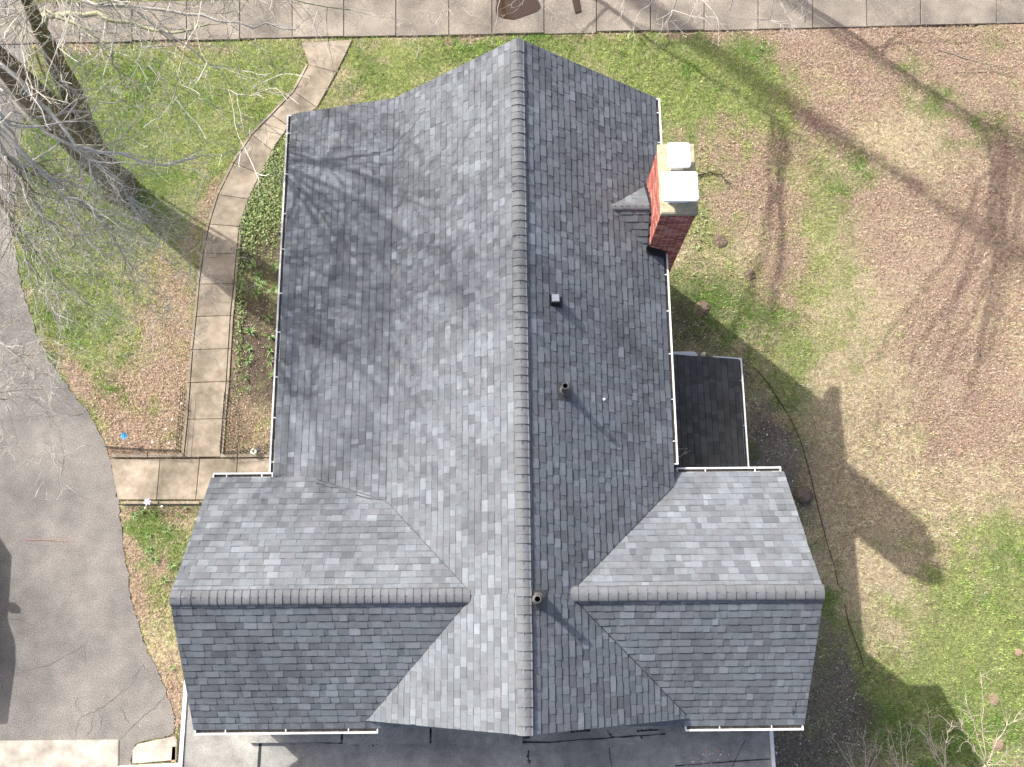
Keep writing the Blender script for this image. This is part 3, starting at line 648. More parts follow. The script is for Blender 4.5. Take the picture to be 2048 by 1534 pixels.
# flashing against the brick
mb = MB()
for k in range(8):
    y0 = CY0 + (CY1 - CY0) * k / 8.0; y1 = y0 + (CY1 - CY0) / 8.0; ym = (y0 + y1) / 2
    zz = max(SZ - SSL * abs(ym - CYM), ZR - TR * CX0)
    mb.obox((CX0 - 0.030, y0, zz - 0.05), (0.022, 0, 0), (0, y1 - y0 + 0.001, 0), (0, 0, 0.15))
mb.build('flashing', M['dark'], chimney)
mb = MB(); mb.obox((CX0 - 0.05, CY0 - 0.11, ZR - TR * (CX0 - 0.05) + 0.012), (XR_E - CX0 + 0.16, 0, -TR * (XR_E - CX0 + 0.16)), (0, 0.10, 0.0), (0, 0, 0.02))
mb.obox((CX0 - 0.05, CY0 - 0.02, ZR - TR * (CX0 - 0.05) + 0.01), (XR_E - CX0 + 0.10, 0, -TR * (XR_E - CX0 + 0.10)), (0, 0.012, 0), (0, 0, 0.12)); mb.build('flashing', M['dark'], chimney)

# ------------------------------------------------------------------ vents on the roof
def roofpt(u, v):
    # point of the right main slope seen at (u, v)
    d_ = RM @ np.array([(u - 1024) / CAM['f'], (767 - v) / CAM['f'], -1.0]); n = np.array([TR, 0, 1.0]); P0 = np.array([0, 0, ZR])
    return CAMP + d_ * (n @ (P0 - CAMP)) / (n @ d_)
def vent_pipe(P, h, r=0.055):
    x, y, z = P; mb = MB(); tdir = U(1, 0, -TR)
    pn = U(TR, 0, 1)
    mb.obox(np.array([x, y, z]) - tdir * 0.14 - np.array([0, 0.15, 0]) + pn * 0.016, tdir * 0.30, (0, 0.30, 0), pn * 0.005); vp = mb.build('vent_pipe', M['lead'], house)
    m2 = MB(); m2.lathe(x, y, [(0.125, z - 0.08), (0.120, z + 0.035), (0.105, z + 0.06), (0.09, z + 0.065), (0.085, z + 0.10), (0.07, z + 0.12), (r, z + 0.13)], 24); m2.build('boot', M['lead'], vp, True)
    m2 = MB(); m2.lathe(x, y, [(r, z + 0.1), (r, z + h), (r * 0.80, z + h), (r * 0.78, z + h - 0.14)], 24); m2.build('pipe', M['lead'], vp)
    m2 = MB(); m2.lathe(x, y, [(r * 0.79, z + h - 0.12), (0.0005, z + h - 0.12)], 24); m2.build('pipe_bore', M['hole'], vp)
    return vp
vent_pipe(roofpt(1128, 783), 0.42)
vent_pipe(roofpt(1074, 1199), 0.36)
b0 = roofpt(1111, 603); mb = MB(); pn = U(TR, 0, 1)
mb.obox(b0 - np.array([0.11, 0.10, 0]) + pn * 0.012 + np.array([0, 0, 0.08]), (0.22, 0, -0.22 * TR), (0, 0.20, 0), pn * 0.008); vb = mb.build('box_vent', M['dark'], house)
mb = MB(); mb.box(b0[0] - 0.075, b0[0] + 0.075, b0[1] - 0.075, b0[1] + 0.075, b0[2] - 0.1, b0[2] + 0.17); mb.build('vent_body', M['dark'], vb)
mb = MB(); mb.prism([(b0[0] - 0.07, b0[1] - 0.062), (b0[0] + 0.062, b0[1] - 0.062), (b0[0] + 0.062, b0[1] + 0.068), (b0[0] - 0.07, b0[1] + 0.068)], b0[2] + 0.172, b0[2] + 0.19, bev=0.006); mb.build('vent_hood', M['ventbox'], vb)
# loose bright tack on the slope
p = roofpt(1208, 799); mb = MB(); mb.lathe(p[0], p[1], [(0.022, p[2] - 0.01), (0.022, p[2] + 0.025), (0.001, p[2] + 0.03)], 8); mb.build('nail_head', M['lid'], house)

# ------------------------------------------------------------------ small side roof on the right
PZ0, PZ1 = ZR - 3.72, ZR - 4.25
px0, px1, py0, py1 = 2.42, float(at(1476, 718, PZ1)[0]), 1.95, float(at(1476, 718, PZ1)[1])
mb = MB(); plate(mb, [(px0, py0, PZ0 + 0.12), (px1, py0, PZ1), (px1, py1, PZ1), (px0, py1, PZ0 + 0.12)], 0.12); porch = mb.build('porch_roof', M['deck'], house)
out = []; sl = (PZ0 + 0.12 - PZ1) / (px1 - px0)
def dpal():
    k = random.uniform(0.8, 1.2); b_ = random.choice([0.075, 0.08, 0.085, 0.09]); return (b_ * k, b_ * 0.98 * k, b_ * 0.90 * k)
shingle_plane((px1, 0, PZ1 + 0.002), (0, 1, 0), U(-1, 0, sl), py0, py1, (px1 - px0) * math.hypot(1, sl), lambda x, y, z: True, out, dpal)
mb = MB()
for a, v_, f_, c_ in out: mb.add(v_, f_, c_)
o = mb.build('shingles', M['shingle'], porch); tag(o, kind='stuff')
gutter((px1, 1.98, PZ1), (px1, py1, PZ1), (1, 0, 0), nst=3, wd=0.06)
mb = MB(); mb.obox((px1 - 0.55, py1 + 0.002, PZ1 + sl * 0.55 - 0.10), (0.62, 0, -sl * 0.62), (0, 0.025, 0), (0, 0, 0.10)); mb.build('rake_trim', M['white'], house)
mb = MB(); mb.box(2.43, px1 - 0.15, 1.92, py1 - 0.15, 0, PZ1 - 0.14); mb.build('porch_wall', M['siding'], house)

# ------------------------------------------------------------------ flat roofed extension at the bottom
FZ = ZR - 3.9; FX0, FX1 = -6.43, 4.68; FY0, FY1 = -7.5, -0.4
mb = MB(); mb.box(FX0, FX1, FY0, -1.86, FZ - 0.15, FZ); mb.box(FX0, -5.47, -1.86, FY1, FZ - 0.15, FZ); flat = mb.build('flat_roof', M['membrane'], house)
mb = MB(); mb.box(FX0 + 0.15, FX1 - 0.15, FY0 + 0.15, -1.9, 0, FZ - 0.15); mb.build('extension_wall', M['siding'], house)
for x0, x1 in ((FX0 - 0.05, FX0 + 0.02), (FX1 - 0.02, FX1 + 0.045)):
    mb = MB(); mb.box(x0, x1, FY0, (FY1 if x0 < 0 else -1.95), FZ - 0.12, FZ + 0.035); mb.build('edge_trim', M['white'], house)
# raised curb strips along the wall, seams and tar
def strip(pts, w0, m, z, name, th=0.004, jit=0.0):
    mb = MB(); q = [np.array(p, float) for p in pts]
    for i in range(len(q) - 1):
        d_ = q[i + 1] - q[i]; n = np.array([-d_[1], d_[0], 0]); n /= np.linalg.norm(n) + 1e-9
        wa = w0 * (1 + random.uniform(-jit, jit)); wb = w0 * (1 + random.uniform(-jit, jit))
        mb.add([q[i] - n * wa + (0, 0, th), q[i + 1] - n * wb + (0, 0, th), q[i + 1] + n * wb + (0, 0, th), q[i] + n * wa + (0, 0, th)], [(0, 1, 2, 3)])
    return mb.build(name, m, flat)
def fp(u, v): return at(u, v, FZ)
for (u0, v0, u1, v1, w1) in ((500, 1467, 683, 1470, 17), (688, 1468, 860, 1474, 16), (864, 1470, 1045, 1478, 14)):
    a, b = fp(u0, v0), fp(u1, v1); hgt = 0.10
    mb = MB(); d_ = w1 / 88.0
    mb.obox((a[0], min(a[1], b[1]) - d_ * 0.6, FZ), (b[0] - a[0], 0, 0), (0, 0.62, 0), (0, 0, hgt)); mb.build('curb', M['membrane'], flat)
def wig(L, n=6, j=1.2):
    out = []
    for (a, b), (c, d_) in zip(L[:-1], L[1:]):
        for k in range(n): out.append((a + (c - a) * k / n + random.uniform(-j, j), b + (d_ - b) * k / n + random.uniform(-j, j)))
    return out + [L[-1]]
for L, w0, jit in (([(560, 1482), (700, 1486), (860, 1483), (1100, 1484), (1230, 1474), (1330, 1468)], 0.012, 0.8), ([(860, 1462), (905, 1464), (935, 1462)], 0.03, 0.5), ([(985, 1474), (1060, 1474)], 0.012, 0.8), ([(1058, 1500), (1056, 1512), (1060, 1528)], 0.02, 0.8),
                   ([(1215, 1462), (1225, 1475)], 0.018, 0.9), ([(683, 1462), (684, 1478)], 0.02, 0.4), ([(862, 1458), (864, 1474)], 0.025, 0.4), ([(700, 1484), (702, 1490)], 0.010, 0.9), ([(712, 1484), (713, 1492)], 0.008, 0.9), ([(745, 1484), (747, 1494)], 0.012, 0.9), ([(752, 1484), (753, 1490)], 0.010, 0.9), ([(930, 1482), (932, 1487)], 0.012, 0.8), ([(1275, 1462), (1318, 1459)], 0.016, 0.8), ([(1140, 1462), (1180, 1460)], 0.03, 0.4), ([(1280, 1470), (1284, 1478)], 0.012, 0.6)):
    strip([fp(*q) for q in wig(L)], w0, M['tar'], FZ, 'tar_stain', 0.006, jit)
strip([fp(*q) for q in ((521, 1480), (519, 1510), (516, 1560))], 0.028, M['deck'], FZ, 'seam', 0.004)
strip([fp(*q) for q in wig([(1350, 1532), (1450, 1524), (1540, 1518)], 6, 0.5)], 0.010, M['tar'], FZ, 'seam', 0.004, 0.4)
strip([fp(*q) for q in wig([(1492, 1478), (1475, 1510), (1462, 1540)], 4, 0.5)], 0.006, M['tar'], FZ, 'seam', 0.004, 0.4)
strip([fp(*q) for q in wig([(1218, 1495), (1228, 1560)], 3, 0.5)], 0.006, M['tar'], FZ, 'seam', 0.004, 0.4)
mb = MB()
for k in range(40):
    p = fp(random.gauss(1415, 22), random.gauss(1510, 12)); s_ = random.uniform(0.006, 0.014); mb.box(p[0] - s_, p[0] + s_, p[1] - s_, p[1] + s_, FZ, FZ + s_, col=random.choice([(0.7, 0.68, 0.62), (0.6, 0.3, 0.28), (0.5, 0.5, 0.45)]))
o = mb.build('petals', M['leaf'], flat); tag(o, kind='stuff')

# ------------------------------------------------------------------ grass, leaves and stones
OBST = [DRIVE, PATH, CROSSP, WALKP, APRON, PAD, HOUSE]
_WF = W_[:, 6:6 + len(fine_y), 6:6 + len(fine_x)]
def wsample(x, y):
    ix = np.clip(((x - fine_x[0]) / 0.085 + rng.random(len(x))).astype(int), 0, len(fine_x) - 1); iy = np.clip(((y - fine_y[0]) / 0.085 + rng.random(len(x))).astype(int), 0, len(fine_y) - 1)
    return _WF[:, iy, ix]
def scatter(n, dens=None):
    x = rng.uniform(-15.8, 15.8, n); y = rng.uniform(-5.6, 18.0, n); ok = np.ones(n, bool)
    for p_ in OBST: ok &= ~pip(x, y, p_)
    return x[ok], y[ok]
def choose(W):
    c = np.cumsum(W, 0); r = rng.random(W.shape[1]); return (r[None] > c).sum(0).clip(0, len(TYPES) - 1)
x, y = scatter(1250000); Wt = wsample(x, y); ty = choose(Wt)
clump = vnoise(x, y, 0.085, 211) * 0.6 + vnoise(x, y, 0.19, 212) * 0.4
keep = (0.35 + 1.3 * np.clip((clump - 0.3) / 0.4, 0, 1)) * np.where(ty <= 1, 1.0, np.where(ty == 2, 0.95, np.where(ty == 3, 0.30, np.where(ty == 6, 0.8, 0.12)))) > rng.random(len(x))
x, y, ty, clump = x[keep], y[keep], ty[keep], clump[keep]; n = len(x)
BC = np.array([(0.190, 0.350, 0.065), (0.410, 0.490, 0.170), (0.680, 0.570, 0.400), (0.48, 0.35, 0.255), (0.28, 0.26, 0.13), (0.36, 0.33, 0.22), (0.24, 0.34, 0.10)])
col = BC[ty] * rng.uniform(0.6, 1.35, (n, 1)) * (1 + rng.normal(0, 0.08, (n, 3)))
mixed = rng.random(n) < 0.14; col[mixed] = BC[rng.choice([0, 1, 2], mixed.sum(), p=[0.3, 0.3, 0.4])] * rng.uniform(0.7, 1.2, (mixed.sum(), 1))
col *= (0.50 + 1.0 * np.clip((clump - 0.25) / 0.5, 0, 1))[:, None]
an = rng.uniform(0, 2 * np.pi, n); ln = rng.uniform(0.03, 0.07, n) * (0.6 + 0.9 * clump); tilt = rng.uniform(0.25, 1.25, n); wd = rng.uniform(0.005, 0.011, n)
dx, dy = np.cos(an), np.sin(an); z0 = np.full(n, -0.03)
A = np.stack([x - dy * wd, y + dx * wd, z0], 1); B = np.stack([x + dy * wd, y - dx * wd, z0], 1)
T = np.stack([x + dx * ln * np.sin(tilt), y + dy * ln * np.sin(tilt), ln * np.cos(tilt) + 0.005], 1)
V = np.stack([A, B, T], 1).reshape(-1, 3); F = np.arange(3 * n).reshape(-1, 3)
o = mesh_np('grass', V, F, np.repeat(np.clip(col, 0.01, 0.9), 3, 0), M['blade'])
tag(o, 'short patchy lawn grass, green and straw coloured, around the house', 'grass', kind='stuff')
# fallen leaves
x, y = scatter(560000); Wt = wsample(x, y)
keep = rng.random(len(x)) < np.clip(Wt[3] * 0.8 + 0.012 + Wt[2] * 0.03 + Wt[4] * 0.10, 0, 1); x, y = x[keep], y[keep]; n = len(x)
an = rng.uniform(0, 2 * np.pi, n); s_ = rng.uniform(0.007, 0.017, n); tz = rng.normal(0, 0.45, (n, 2)); z0 = rng.uniform(0.0, 0.03, n)
dx, dy = np.cos(an) * s_, np.sin(an) * s_
P4 = []
for a, b in ((1.3, 0), (0, 0.8), (-1.3, 0), (0, -0.8)):
    px = dx * a - dy * b; py = dy * a + dx * b; P4.append(np.stack([x + px, y + py, z0 + px * tz[:, 0] + py * tz[:, 1]], 1))
V = np.stack(P4, 1).reshape(-1, 3); F = np.arange(4 * n).reshape(-1, 4)
nl0 = n
x2 = rng.uniform(-15, 15, 60000); y2 = rng.uniform(-5, 17, 60000); on = np.zeros(60000, bool)
for p_ in (DRIVE, PATH, CROSSP, WALKP): on |= pip(x2, y2, p_)
near = wsample(np.clip(x2 + rng.normal(0, 0.25, 60000), -15, 15), np.clip(y2 + rng.normal(0, 0.25, 60000), -5, 17))[3]
on &= rng.random(60000) < 0.02 + 0.12 * near; x2, y2 = x2[on], y2[on]; n2 = len(x2)
a2 = rng.uniform(0, 2 * np.pi, n2); s2 = rng.uniform(0.006, 0.015, n2); d2x, d2y = np.cos(a2) * s2, np.sin(a2) * s2; P5 = []
for a, b in ((1.3, 0), (0, 0.8), (-1.3, 0), (0, -0.8)):
    P5.append(np.stack([x2 + d2x * a - d2y * b, y2 + d2y * a + d2x * b, np.full(n2, 0.05) + rng.uniform(-0.004, 0.006, n2)], 1))
V = np.concatenate([V, np.stack(P5, 1).reshape(-1, 3)]); n = n + n2; F = np.arange(4 * n).reshape(-1, 4)
LC = np.array([(0.45, 0.305, 0.235), (0.49, 0.365, 0.285), (0.345, 0.225, 0.167), (0.56, 0.46, 0.36), (0.20, 0.14, 0.105)])
col = LC[rng.integers(0, 5, n)] * rng.uniform(0.75, 1.2, (n, 1))
o = mesh_np('leaf_litter', V, F, np.repeat(col, 4, 0), M['leaf']); tag(o, 'brown fallen leaves lying over the lawn and along the walks', 'leaves', kind='stuff')
# pale stones in the bed along the right side of the house
x, y = scatter(300000); Wt = wsample(x, y)
keep = rng.random(len(x)) < np.clip(Wt[5] * 0.42 * (0.2 + 1.4 * vnoise(x, y, 0.35, 77)) + Wt[4] * np.where(x > 2, 0.07, 0.0) + 0.0005, 0, 1); x, y = x[keep], y[keep]; n = len(x)
r = rng.uniform(0.006, 0.018, n) * np.where(rng.random(n) < 0.07, 1.9, 1); OCT = np.array([(1, 0, 0), (0, 1, 0), (-1, 0, 0), (0, -1, 0), (0, 0, 0.7), (0, 0, -0.7)])
OF = np.array([(0, 1, 4), (1, 2, 4), (2, 3, 4), (3, 0, 4), (1, 0, 5), (2, 1, 5), (3, 2, 5), (0, 3, 5)])
an = rng.uniform(0, 2 * np.pi, n); c, s = np.cos(an), np.sin(an)
O3 = OCT[None] * rng.uniform(0.6, 1.4, (n, 6, 1)); Vx = O3[..., 0] * c[:, None] - O3[..., 1] * 0.7 * s[:, None]; Vy = O3[..., 0] * s[:, None] + O3[..., 1] * 0.7 * c[:, None]
V = np.stack([x[:, None] + Vx * r[:, None], y[:, None] + Vy * r[:, None], r[:, None] * (0.6 + O3[..., 2]) + 0.01], -1).reshape(-1, 3)
F = (np.arange(n)[:, None, None] * 6 + OF[None]).reshape(-1, 3)
SC = np.array([(0.70, 0.68, 0.64), (0.55, 0.52, 0.47), (0.40, 0.36, 0.32), (0.80, 0.78, 0.74), (0.30, 0.25, 0.22)])
col = SC[rng.integers(0, 5, n)]
o = mesh_np('gravel', V, F, np.repeat(col, 6, 0), M['stone']); tag(o, 'scattered white stones in the dark bed along the right wing', 'gravel', kind='stuff')
# ground cover leaves beside the path
mb_n = 9000; uu = rng.normal(0, 1, (mb_n, 2)); cov = []
for (u, v, su, sv, k) in ((525, 400, 38, 60, 2000), (548, 330, 18, 36, 700), (500, 455, 20, 40, 500), (482, 580, 7, 80, 350), (478, 700, 6, 90, 160), (1400, 420, 16, 90, 260)):
    for _ in range(k):
        cov.append(at2(random.gauss(u, su * 0.75), random.gauss(v, sv * 0.75)))
cov = np.array(cov); ok = np.ones(len(cov), bool)
for p_ in OBST: ok &= ~pip(cov[:, 0], cov[:, 1], p_)
x, y = cov[ok, 0], cov[ok, 1]; n = len(x)
an = rng.uniform(0, 2 * np.pi, n); s_ = rng.uniform(0.014, 0.032, n); tz = rng.normal(0, 0.5, (n, 2)); z0 = rng.uniform(0.01, 0.09, n); dx, dy = np.cos(an) * s_, np.sin(an) * s_
P4 = []
for a, b in ((1.3, 0), (0, 0.8), (-1.1, 0), (0, -0.8)):
    px = dx * a - dy * b; py = dy * a + dx * b; P4.append(np.stack([x + px, y + py, z0 + px * tz[:, 0] + py * tz[:, 1]], 1))
V = np.stack(P4, 1).reshape(-1, 3); F = np.arange(4 * n).reshape(-1, 4)
col = np.array([(0.13, 0.19, 0.05), (0.22, 0.28, 0.09), (0.30, 0.34, 0.15), (0.08, 0.12, 0.04)])[rng.integers(0, 4, n)]
o = mesh_np('ground_cover', V, F, np.repeat(col, 4, 0), M['green']); tag(o, 'leafy green ground cover between the curved path and the house', 'ground cover', kind='stuff')

# ------------------------------------------------------------------ trees
def grow(store, P, d, ln, r, lvl, droop=0.0, spread=0.75, nseg=6, kids=(0, 5, 4, 3), minr=0.0025, wig=0.22):
    """adds a wavy branch and its children to store: list of (level, points, radii)"""
    P = np.array(P, float); d = np.array(d, float); d /= np.linalg.norm(d); pts = [P.copy()]; rad = [r]; dirs = [d.copy()]
    st = ln / nseg
    for i in range(nseg):
        d = d + np.array([random.gauss(0, wig), random.gauss(0, wig), random.gauss(0, wig * 0.8) - droop]); d /= np.linalg.norm(d)
        P = P + d * st; pts.append(P.copy()); rad.append(max(minr, r * (1 - 0.75 * (i + 1) / nseg))); dirs.append(d.copy())
    store.append((lvl, pts, rad))
    if lvl < len(kids) and kids[lvl] > 0:
        for k in range(kids[lvl]):
            i = random.randint(1, nseg) if k else nseg
            b = dirs[i] + np.array([random.gauss(0, spread), random.gauss(0, spread), random.gauss(0, spread * 0.7)])
            grow(store, pts[i], b, ln * random.uniform(0.32, 0.62), max(minr, rad[i] * random.uniform(0.45, 0.75)), lvl + 1, droop, spread, max(4, nseg - 1), kids, minr, wig)
def limb_pts(path, n=5, j=0.05):
    path = [np.array(p, float) for p in path]; out = []
    for a, b in zip(path[:-1], path[1:]):
        for k in range(n): out.append(a + (b - a) * k / n + (np.array([random.gauss(0, j) for _ in range(3)]) if k else 0))
    return out + [path[-1]]
def build_twigs(store, parent, cols, name='twigs', sides=(6, 5, 4, 3, 3)):
    mb = MB()
    for lvl, pts, rad in store:
        c = random.choice(cols); k = random.uniform(0.8, 1.15); mb.tube(pts, rad, sides[min(lvl, len(sides) - 1)], tuple(v * k for v in c), cap=False)
    o = mb.build(name, M['twig'], parent); tag(o, kind='stuff'); return o

TB = at(238, 372)
tree = empty('bare_tree', (float(TB[0]), float(TB[1]), 0)); tag(tree, 'large bare tree with two mossy trunks on the front lawn by the driveway', 'tree')
TB3 = np.array([TB[0], TB[1], 0.0])
def rel(p): return np.array(p, float) - TB3
BARK = (0.19, 0.16, 0.12)
tr = limb_pts([(0, 0, -0.2), (0.02, 0.03, 0.5), (-0.03, 0.05, 2.0), (-0.05, 0.0, 4.5), (-0.2, 0.2, 8.0), (-0.5, 0.1, 12.0), (-0.6, 0.4, 15.5)], 4, 0.03)
mb = MB(); n = len(tr); mb.tube(tr, [float(np.interp(p_[2], [-0.2, 0.4, 4.5, 6.5, 9, 15.5], [0.52, 0.40, 0.34, 0.19, 0.10, 0.03])) for p_ in tr], 16, BARK); mb.build('trunk', M['bark'], tree, True)
tr2 = limb_pts([(0.0, 0.05, 1.0), (0.18, 0.22, 2.4), (0.45, 0.55, 4.2), (0.75, 0.85, 6.5), (1.3, 1.2, 10.0), (1.5, 1.9, 14.0)], 4, 0.03)
mb = MB(); n = len(tr2); mb.tube(tr2, [float(np.interp(p_[2], [1.0, 4.2, 6.0, 9, 14], [0.31, 0.25, 0.14, 0.08, 0.02])) for p_ in tr2], 14, (0.165, 0.15, 0.095)); mb.build('second_trunk', M['bark'], tree, True)
# a rope of pale vine running up between the trunks
mb = MB(); mb.tube([rel(at(120, 205, 2.2)), rel(at(95, 165, 3.0)), rel(at(80, 130, 3.7)), rel(at(68, 95, 4.4))], 0.035, 6, (0.30, 0.30, 0.12)); mb.build('vine', M['twig'], tree, True)
LIMBS = [  # (start on trunk 1/2 at height, image path with heights, radius)
    (1, 8.5, [(-60, 120, 8.6), (60, 235, 8.4), (150, 222, 8.0), (250, 200, 7.6)], 0.055),
    (1, 9.5, [(-120, 60, 9.3), (60, 240, 8.8), (218, 348, 8.2), (262, 402, 7.8), (292, 445, 7.4)], 0.06),
    (1, 9.0, [(-40, 180, 8.8), (10, 310, 8.2), (70, 345, 7.7), (150, 372, 7.3), (225, 400, 7.0)], 0.07),
    (1, 8.0, [(-60, 200, 8.0), (20, 335, 7.6), (90, 440, 7.0), (165, 470, 6.8)], 0.06),
    (1, 7.5, [(-80, 220, 7.5), (-10, 370, 7.2), (40, 480, 6.6), (75, 560, 6.2), (120, 650, 5.8)], 0.055),
    (1, 8.0, [(-60, 250, 7.8), (0, 400, 7.3), (95, 540, 6.6), (180, 610, 6.2)], 0.05),
    (1, 8.6, [(-20, 210, 8.2), (60, 330, 7.6), (190, 430, 7.0), (250, 520, 6.5), (320, 590, 6.2)], 0.05),
    (2, 5.2, [(60, 28, 5.4), (170, 30, 5.6), (260, 44, 5.6), (345, 66, 5.5), (420, 48, 5.5)], 0.085),
    (2, 5.6, [(90, 20, 5.8), (180, 60, 5.6), (225, 105, 5.3), (240, 150, 5.0), (270, 190, 4.8)], 0.05),
    (2, 7.0, [(60, -40, 7.2), (190, 10, 7.2), (330, 20, 7.0), (480, 45, 6.8), (590, 60, 6.6)], 0.06),
    (2, 8.5, [(20, -120, 8.6), (180, -60, 8.4), (320, 60, 8.0), (440, 140, 7.5)], 0.06),
    (1, 10.5, [(-150, 20, 10.4), (40, 160, 9.8), (150, 290, 9.2), (330, 330, 8.6), (405, 310, 8.4)], 0.06),
    (1, 10.0, [(-160, 80, 9.8), (-20, 240, 9.2), (130, 395, 8.2), (185, 415, 8.0), (235, 470, 7.6)], 0.055),
    (1, 12.0, [(-300, 0, 12), (-100, 120, 11.4), (20, 250, 10.6), (150, 240, 10.0)], 0.06),
    (2, 9.5, [(60, -160, 9.6), (320, -90, 9.4), (520, -20, 9.0), (700, 20, 8.6)], 0.05),
    (1, 7.0, [(-160, 300, 7.2), (-120, 500, 6.6), (-30, 640, 6.0), (60, 740, 5.6)], 0.05),
    (1, 9.5, [(-300, 300, 9.6), (-260, 560, 8.8), (-120, 760, 7.6), (10, 800, 6.8)], 0.05),
]
store = []
def on_trunk(T_, z):
    for a, b in zip(T_[:-1], T_[1:]):
        if a[2] <= z <= b[2]: return a + (b - a) * (z - a[2]) / (b[2] - a[2])
    return T_[-1]
for which, z, path_, r0 in LIMBS:
    p = [on_trunk(tr if which == 1 else tr2, z)] + [rel(at(*q)) for q in path_]
    pts = limb_pts(p, 4, 0.035); n = len(pts); rad = [max(0.006, r0 * (1 - 0.85 * i / n)) for i in range(n)]
    mb = MB(); mb.tube(pts, rad, 7, random.choice([(0.52, 0.49, 0.43), (0.46, 0.44, 0.36), (0.36, 0.36, 0.23)])); mb.build('branch', M['twig'], tree, True)
    for k in range(10 if path_[-1][1] < 395 else 27):
        i = random.randint(max(2, n // 3), n - 1); d_ = pts[min(i + 1, n - 1)] - pts[i - 1]; d_ /= np.linalg.norm(d_) + 1e-9
        b = d_ + np.array([random.gauss(0, 0.7), random.gauss(0, 0.7), random.gauss(-0.12, 0.45)])
        grow(store, pts[i], b, random.uniform(0.6, 1.5), max(0.006, rad[i] * 0.5), 1, 0.03, 0.65, 6, (0, 4, 3, 2), 0.0028, 0.20)
# high bare crown outside the picture
for k in range(44):
    z = random.uniform(8.0, 14.5); P0 = on_trunk(random.choice([tr, tr2]), z); an = random.uniform(0, 2 * math.pi)
    grow(store, P0, (math.cos(an) + 0.45, math.sin(an) - 0.65, 0.42), random.uniform(3.0, 5.2), 0.042, 0, -0.01, 0.6, 7, (6, 5, 4, 2), 0.0045, 0.14)
build_twigs(store, tree, [(0.56, 0.53, 0.47), (0.47, 0.44, 0.38), (0.64, 0.61, 0.55), (0.26, 0.23, 0.18), (0.38, 0.36, 0.25)])

def far_tree(B, h, r0, label, tips, seed, nl=14):
    random.seed(seed); B = np.array([B[0], B[1], 0.0]); t = empty('street_tree', (float(B[0]), float(B[1]), 0)); tag(t, label, 'tree', 'bare street trees beyond the sidewalk')
    T_ = limb_pts([(0, 0, -0.2), (0.05, 0, 2), (-0.1, 0.15, h * 0.35), (0.25, -0.1, h * 0.65), (0.1, 0.3, h)], 4, 0.06); n = len(T_)
    mb = MB(); mb.tube(T_, [r0 * (1 - 0.8 * i / n) for i in range(n)], 12, BARK); mb.build('trunk', M['bark'], t, True)
    st_ = []
    for k in range(nl):
        z = random.uniform(h * (0.35 if tips else 0.86), h * 0.97); an = 2 * math.pi * k / nl + random.uniform(-0.3, 0.3)
        if tips: grow(st_, on_trunk(T_, z), (math.cos(an), math.sin(an) + 0.6, 0.5), random.uniform(1.6, 2.6), 0.04, 0, 0.0, 0.55, 7, (4, 3, 2, 0), 0.004, 0.15)
        else: grow(st_, on_trunk(T_, z), (0.4 * math.cos(an), 0.4 * math.sin(an), 1.0), random.uniform(3.0, 5.0), 0.09, 0, -0.02, 0.35, 7, (4, 3, 2, 0), 0.006, 0.08)
    for q in tips:
        P1 = np.array(at(*q)) - B; P0 = on_trunk(T_, min(h * 0.9, q[2] + 1.0)); pts = limb_pts([P0, (P0 + P1) / 2 + np.array([0, 0, 0.4]), P1], 5, 0.05); m = len(pts)
        mb = MB(); mb.tube(pts, [0.05 - 0.043 * i / m for i in range(m)], 6, (0.40, 0.37, 0.34)); mb.build('branch', M['twig'], t, True)
        for k in range(9):
            i = random.randint(m // 2, m - 1); d_ = pts[i] - pts[i - 2]
            grow(st_, pts[i], d_ / np.linalg.norm(d_) + np.array([random.gauss(0, 0.6), random.gauss(0, 0.5), random.gauss(0, 0.4)]), random.uniform(0.35, 0.8), 0.008, 2, 0.02, 0.6, 5, (0, 0, 3, 2), 0.0025, 0.2)
    build_twigs(st_, t, [(0.50, 0.45, 0.41), (0.44, 0.40, 0.36), (0.56, 0.52, 0.48)])
def upsun(u, v, d):
    q = at(u, v); return (q[0] - d, q[1] + 0.8625 * d)
far_tree(at(1420, -120), 11.0, 0.13, 'slender bare tree beyond the sidewalk whose twigs hang over the slabs right of the ridge', [(1345, 20, 8.5), (1400, -10, 8.0), (1300, 10, 8.2), (1460, 20, 8.6), (1540, 40, 8.0), (1610, 45, 7.4), (1560, 5, 7.8), (1250, -40, 8)], 21, 5)
far_tree(at(1010, -130), 10.0, 0.11, 'slender bare tree beyond the sidewalk with pale twigs over the puddle', [(915, -10, 7.6), (1000, 0, 7.8), (1060, -20, 7.5), (940, -30, 8.0), (880, -40, 8)], 33, 5)
far_tree(upsun(1700, 315, 21.0), 31.0, 0.50, 'tall bare tree across the street casting the widest streak on the right lawn', [], 45, 3)
far_tree(upsun(1880, 235, 22.0), 30.0, 0.36, 'tall bare tree across the street casting a thin streak at the far upper right', [], 46, 2)
far_tree(upsun(1460, 175, 21.0), 29.0, 0.34, 'tall bare tree across the street casting a faint streak beside the ridge end', [], 47, 2)
random.seed(91)
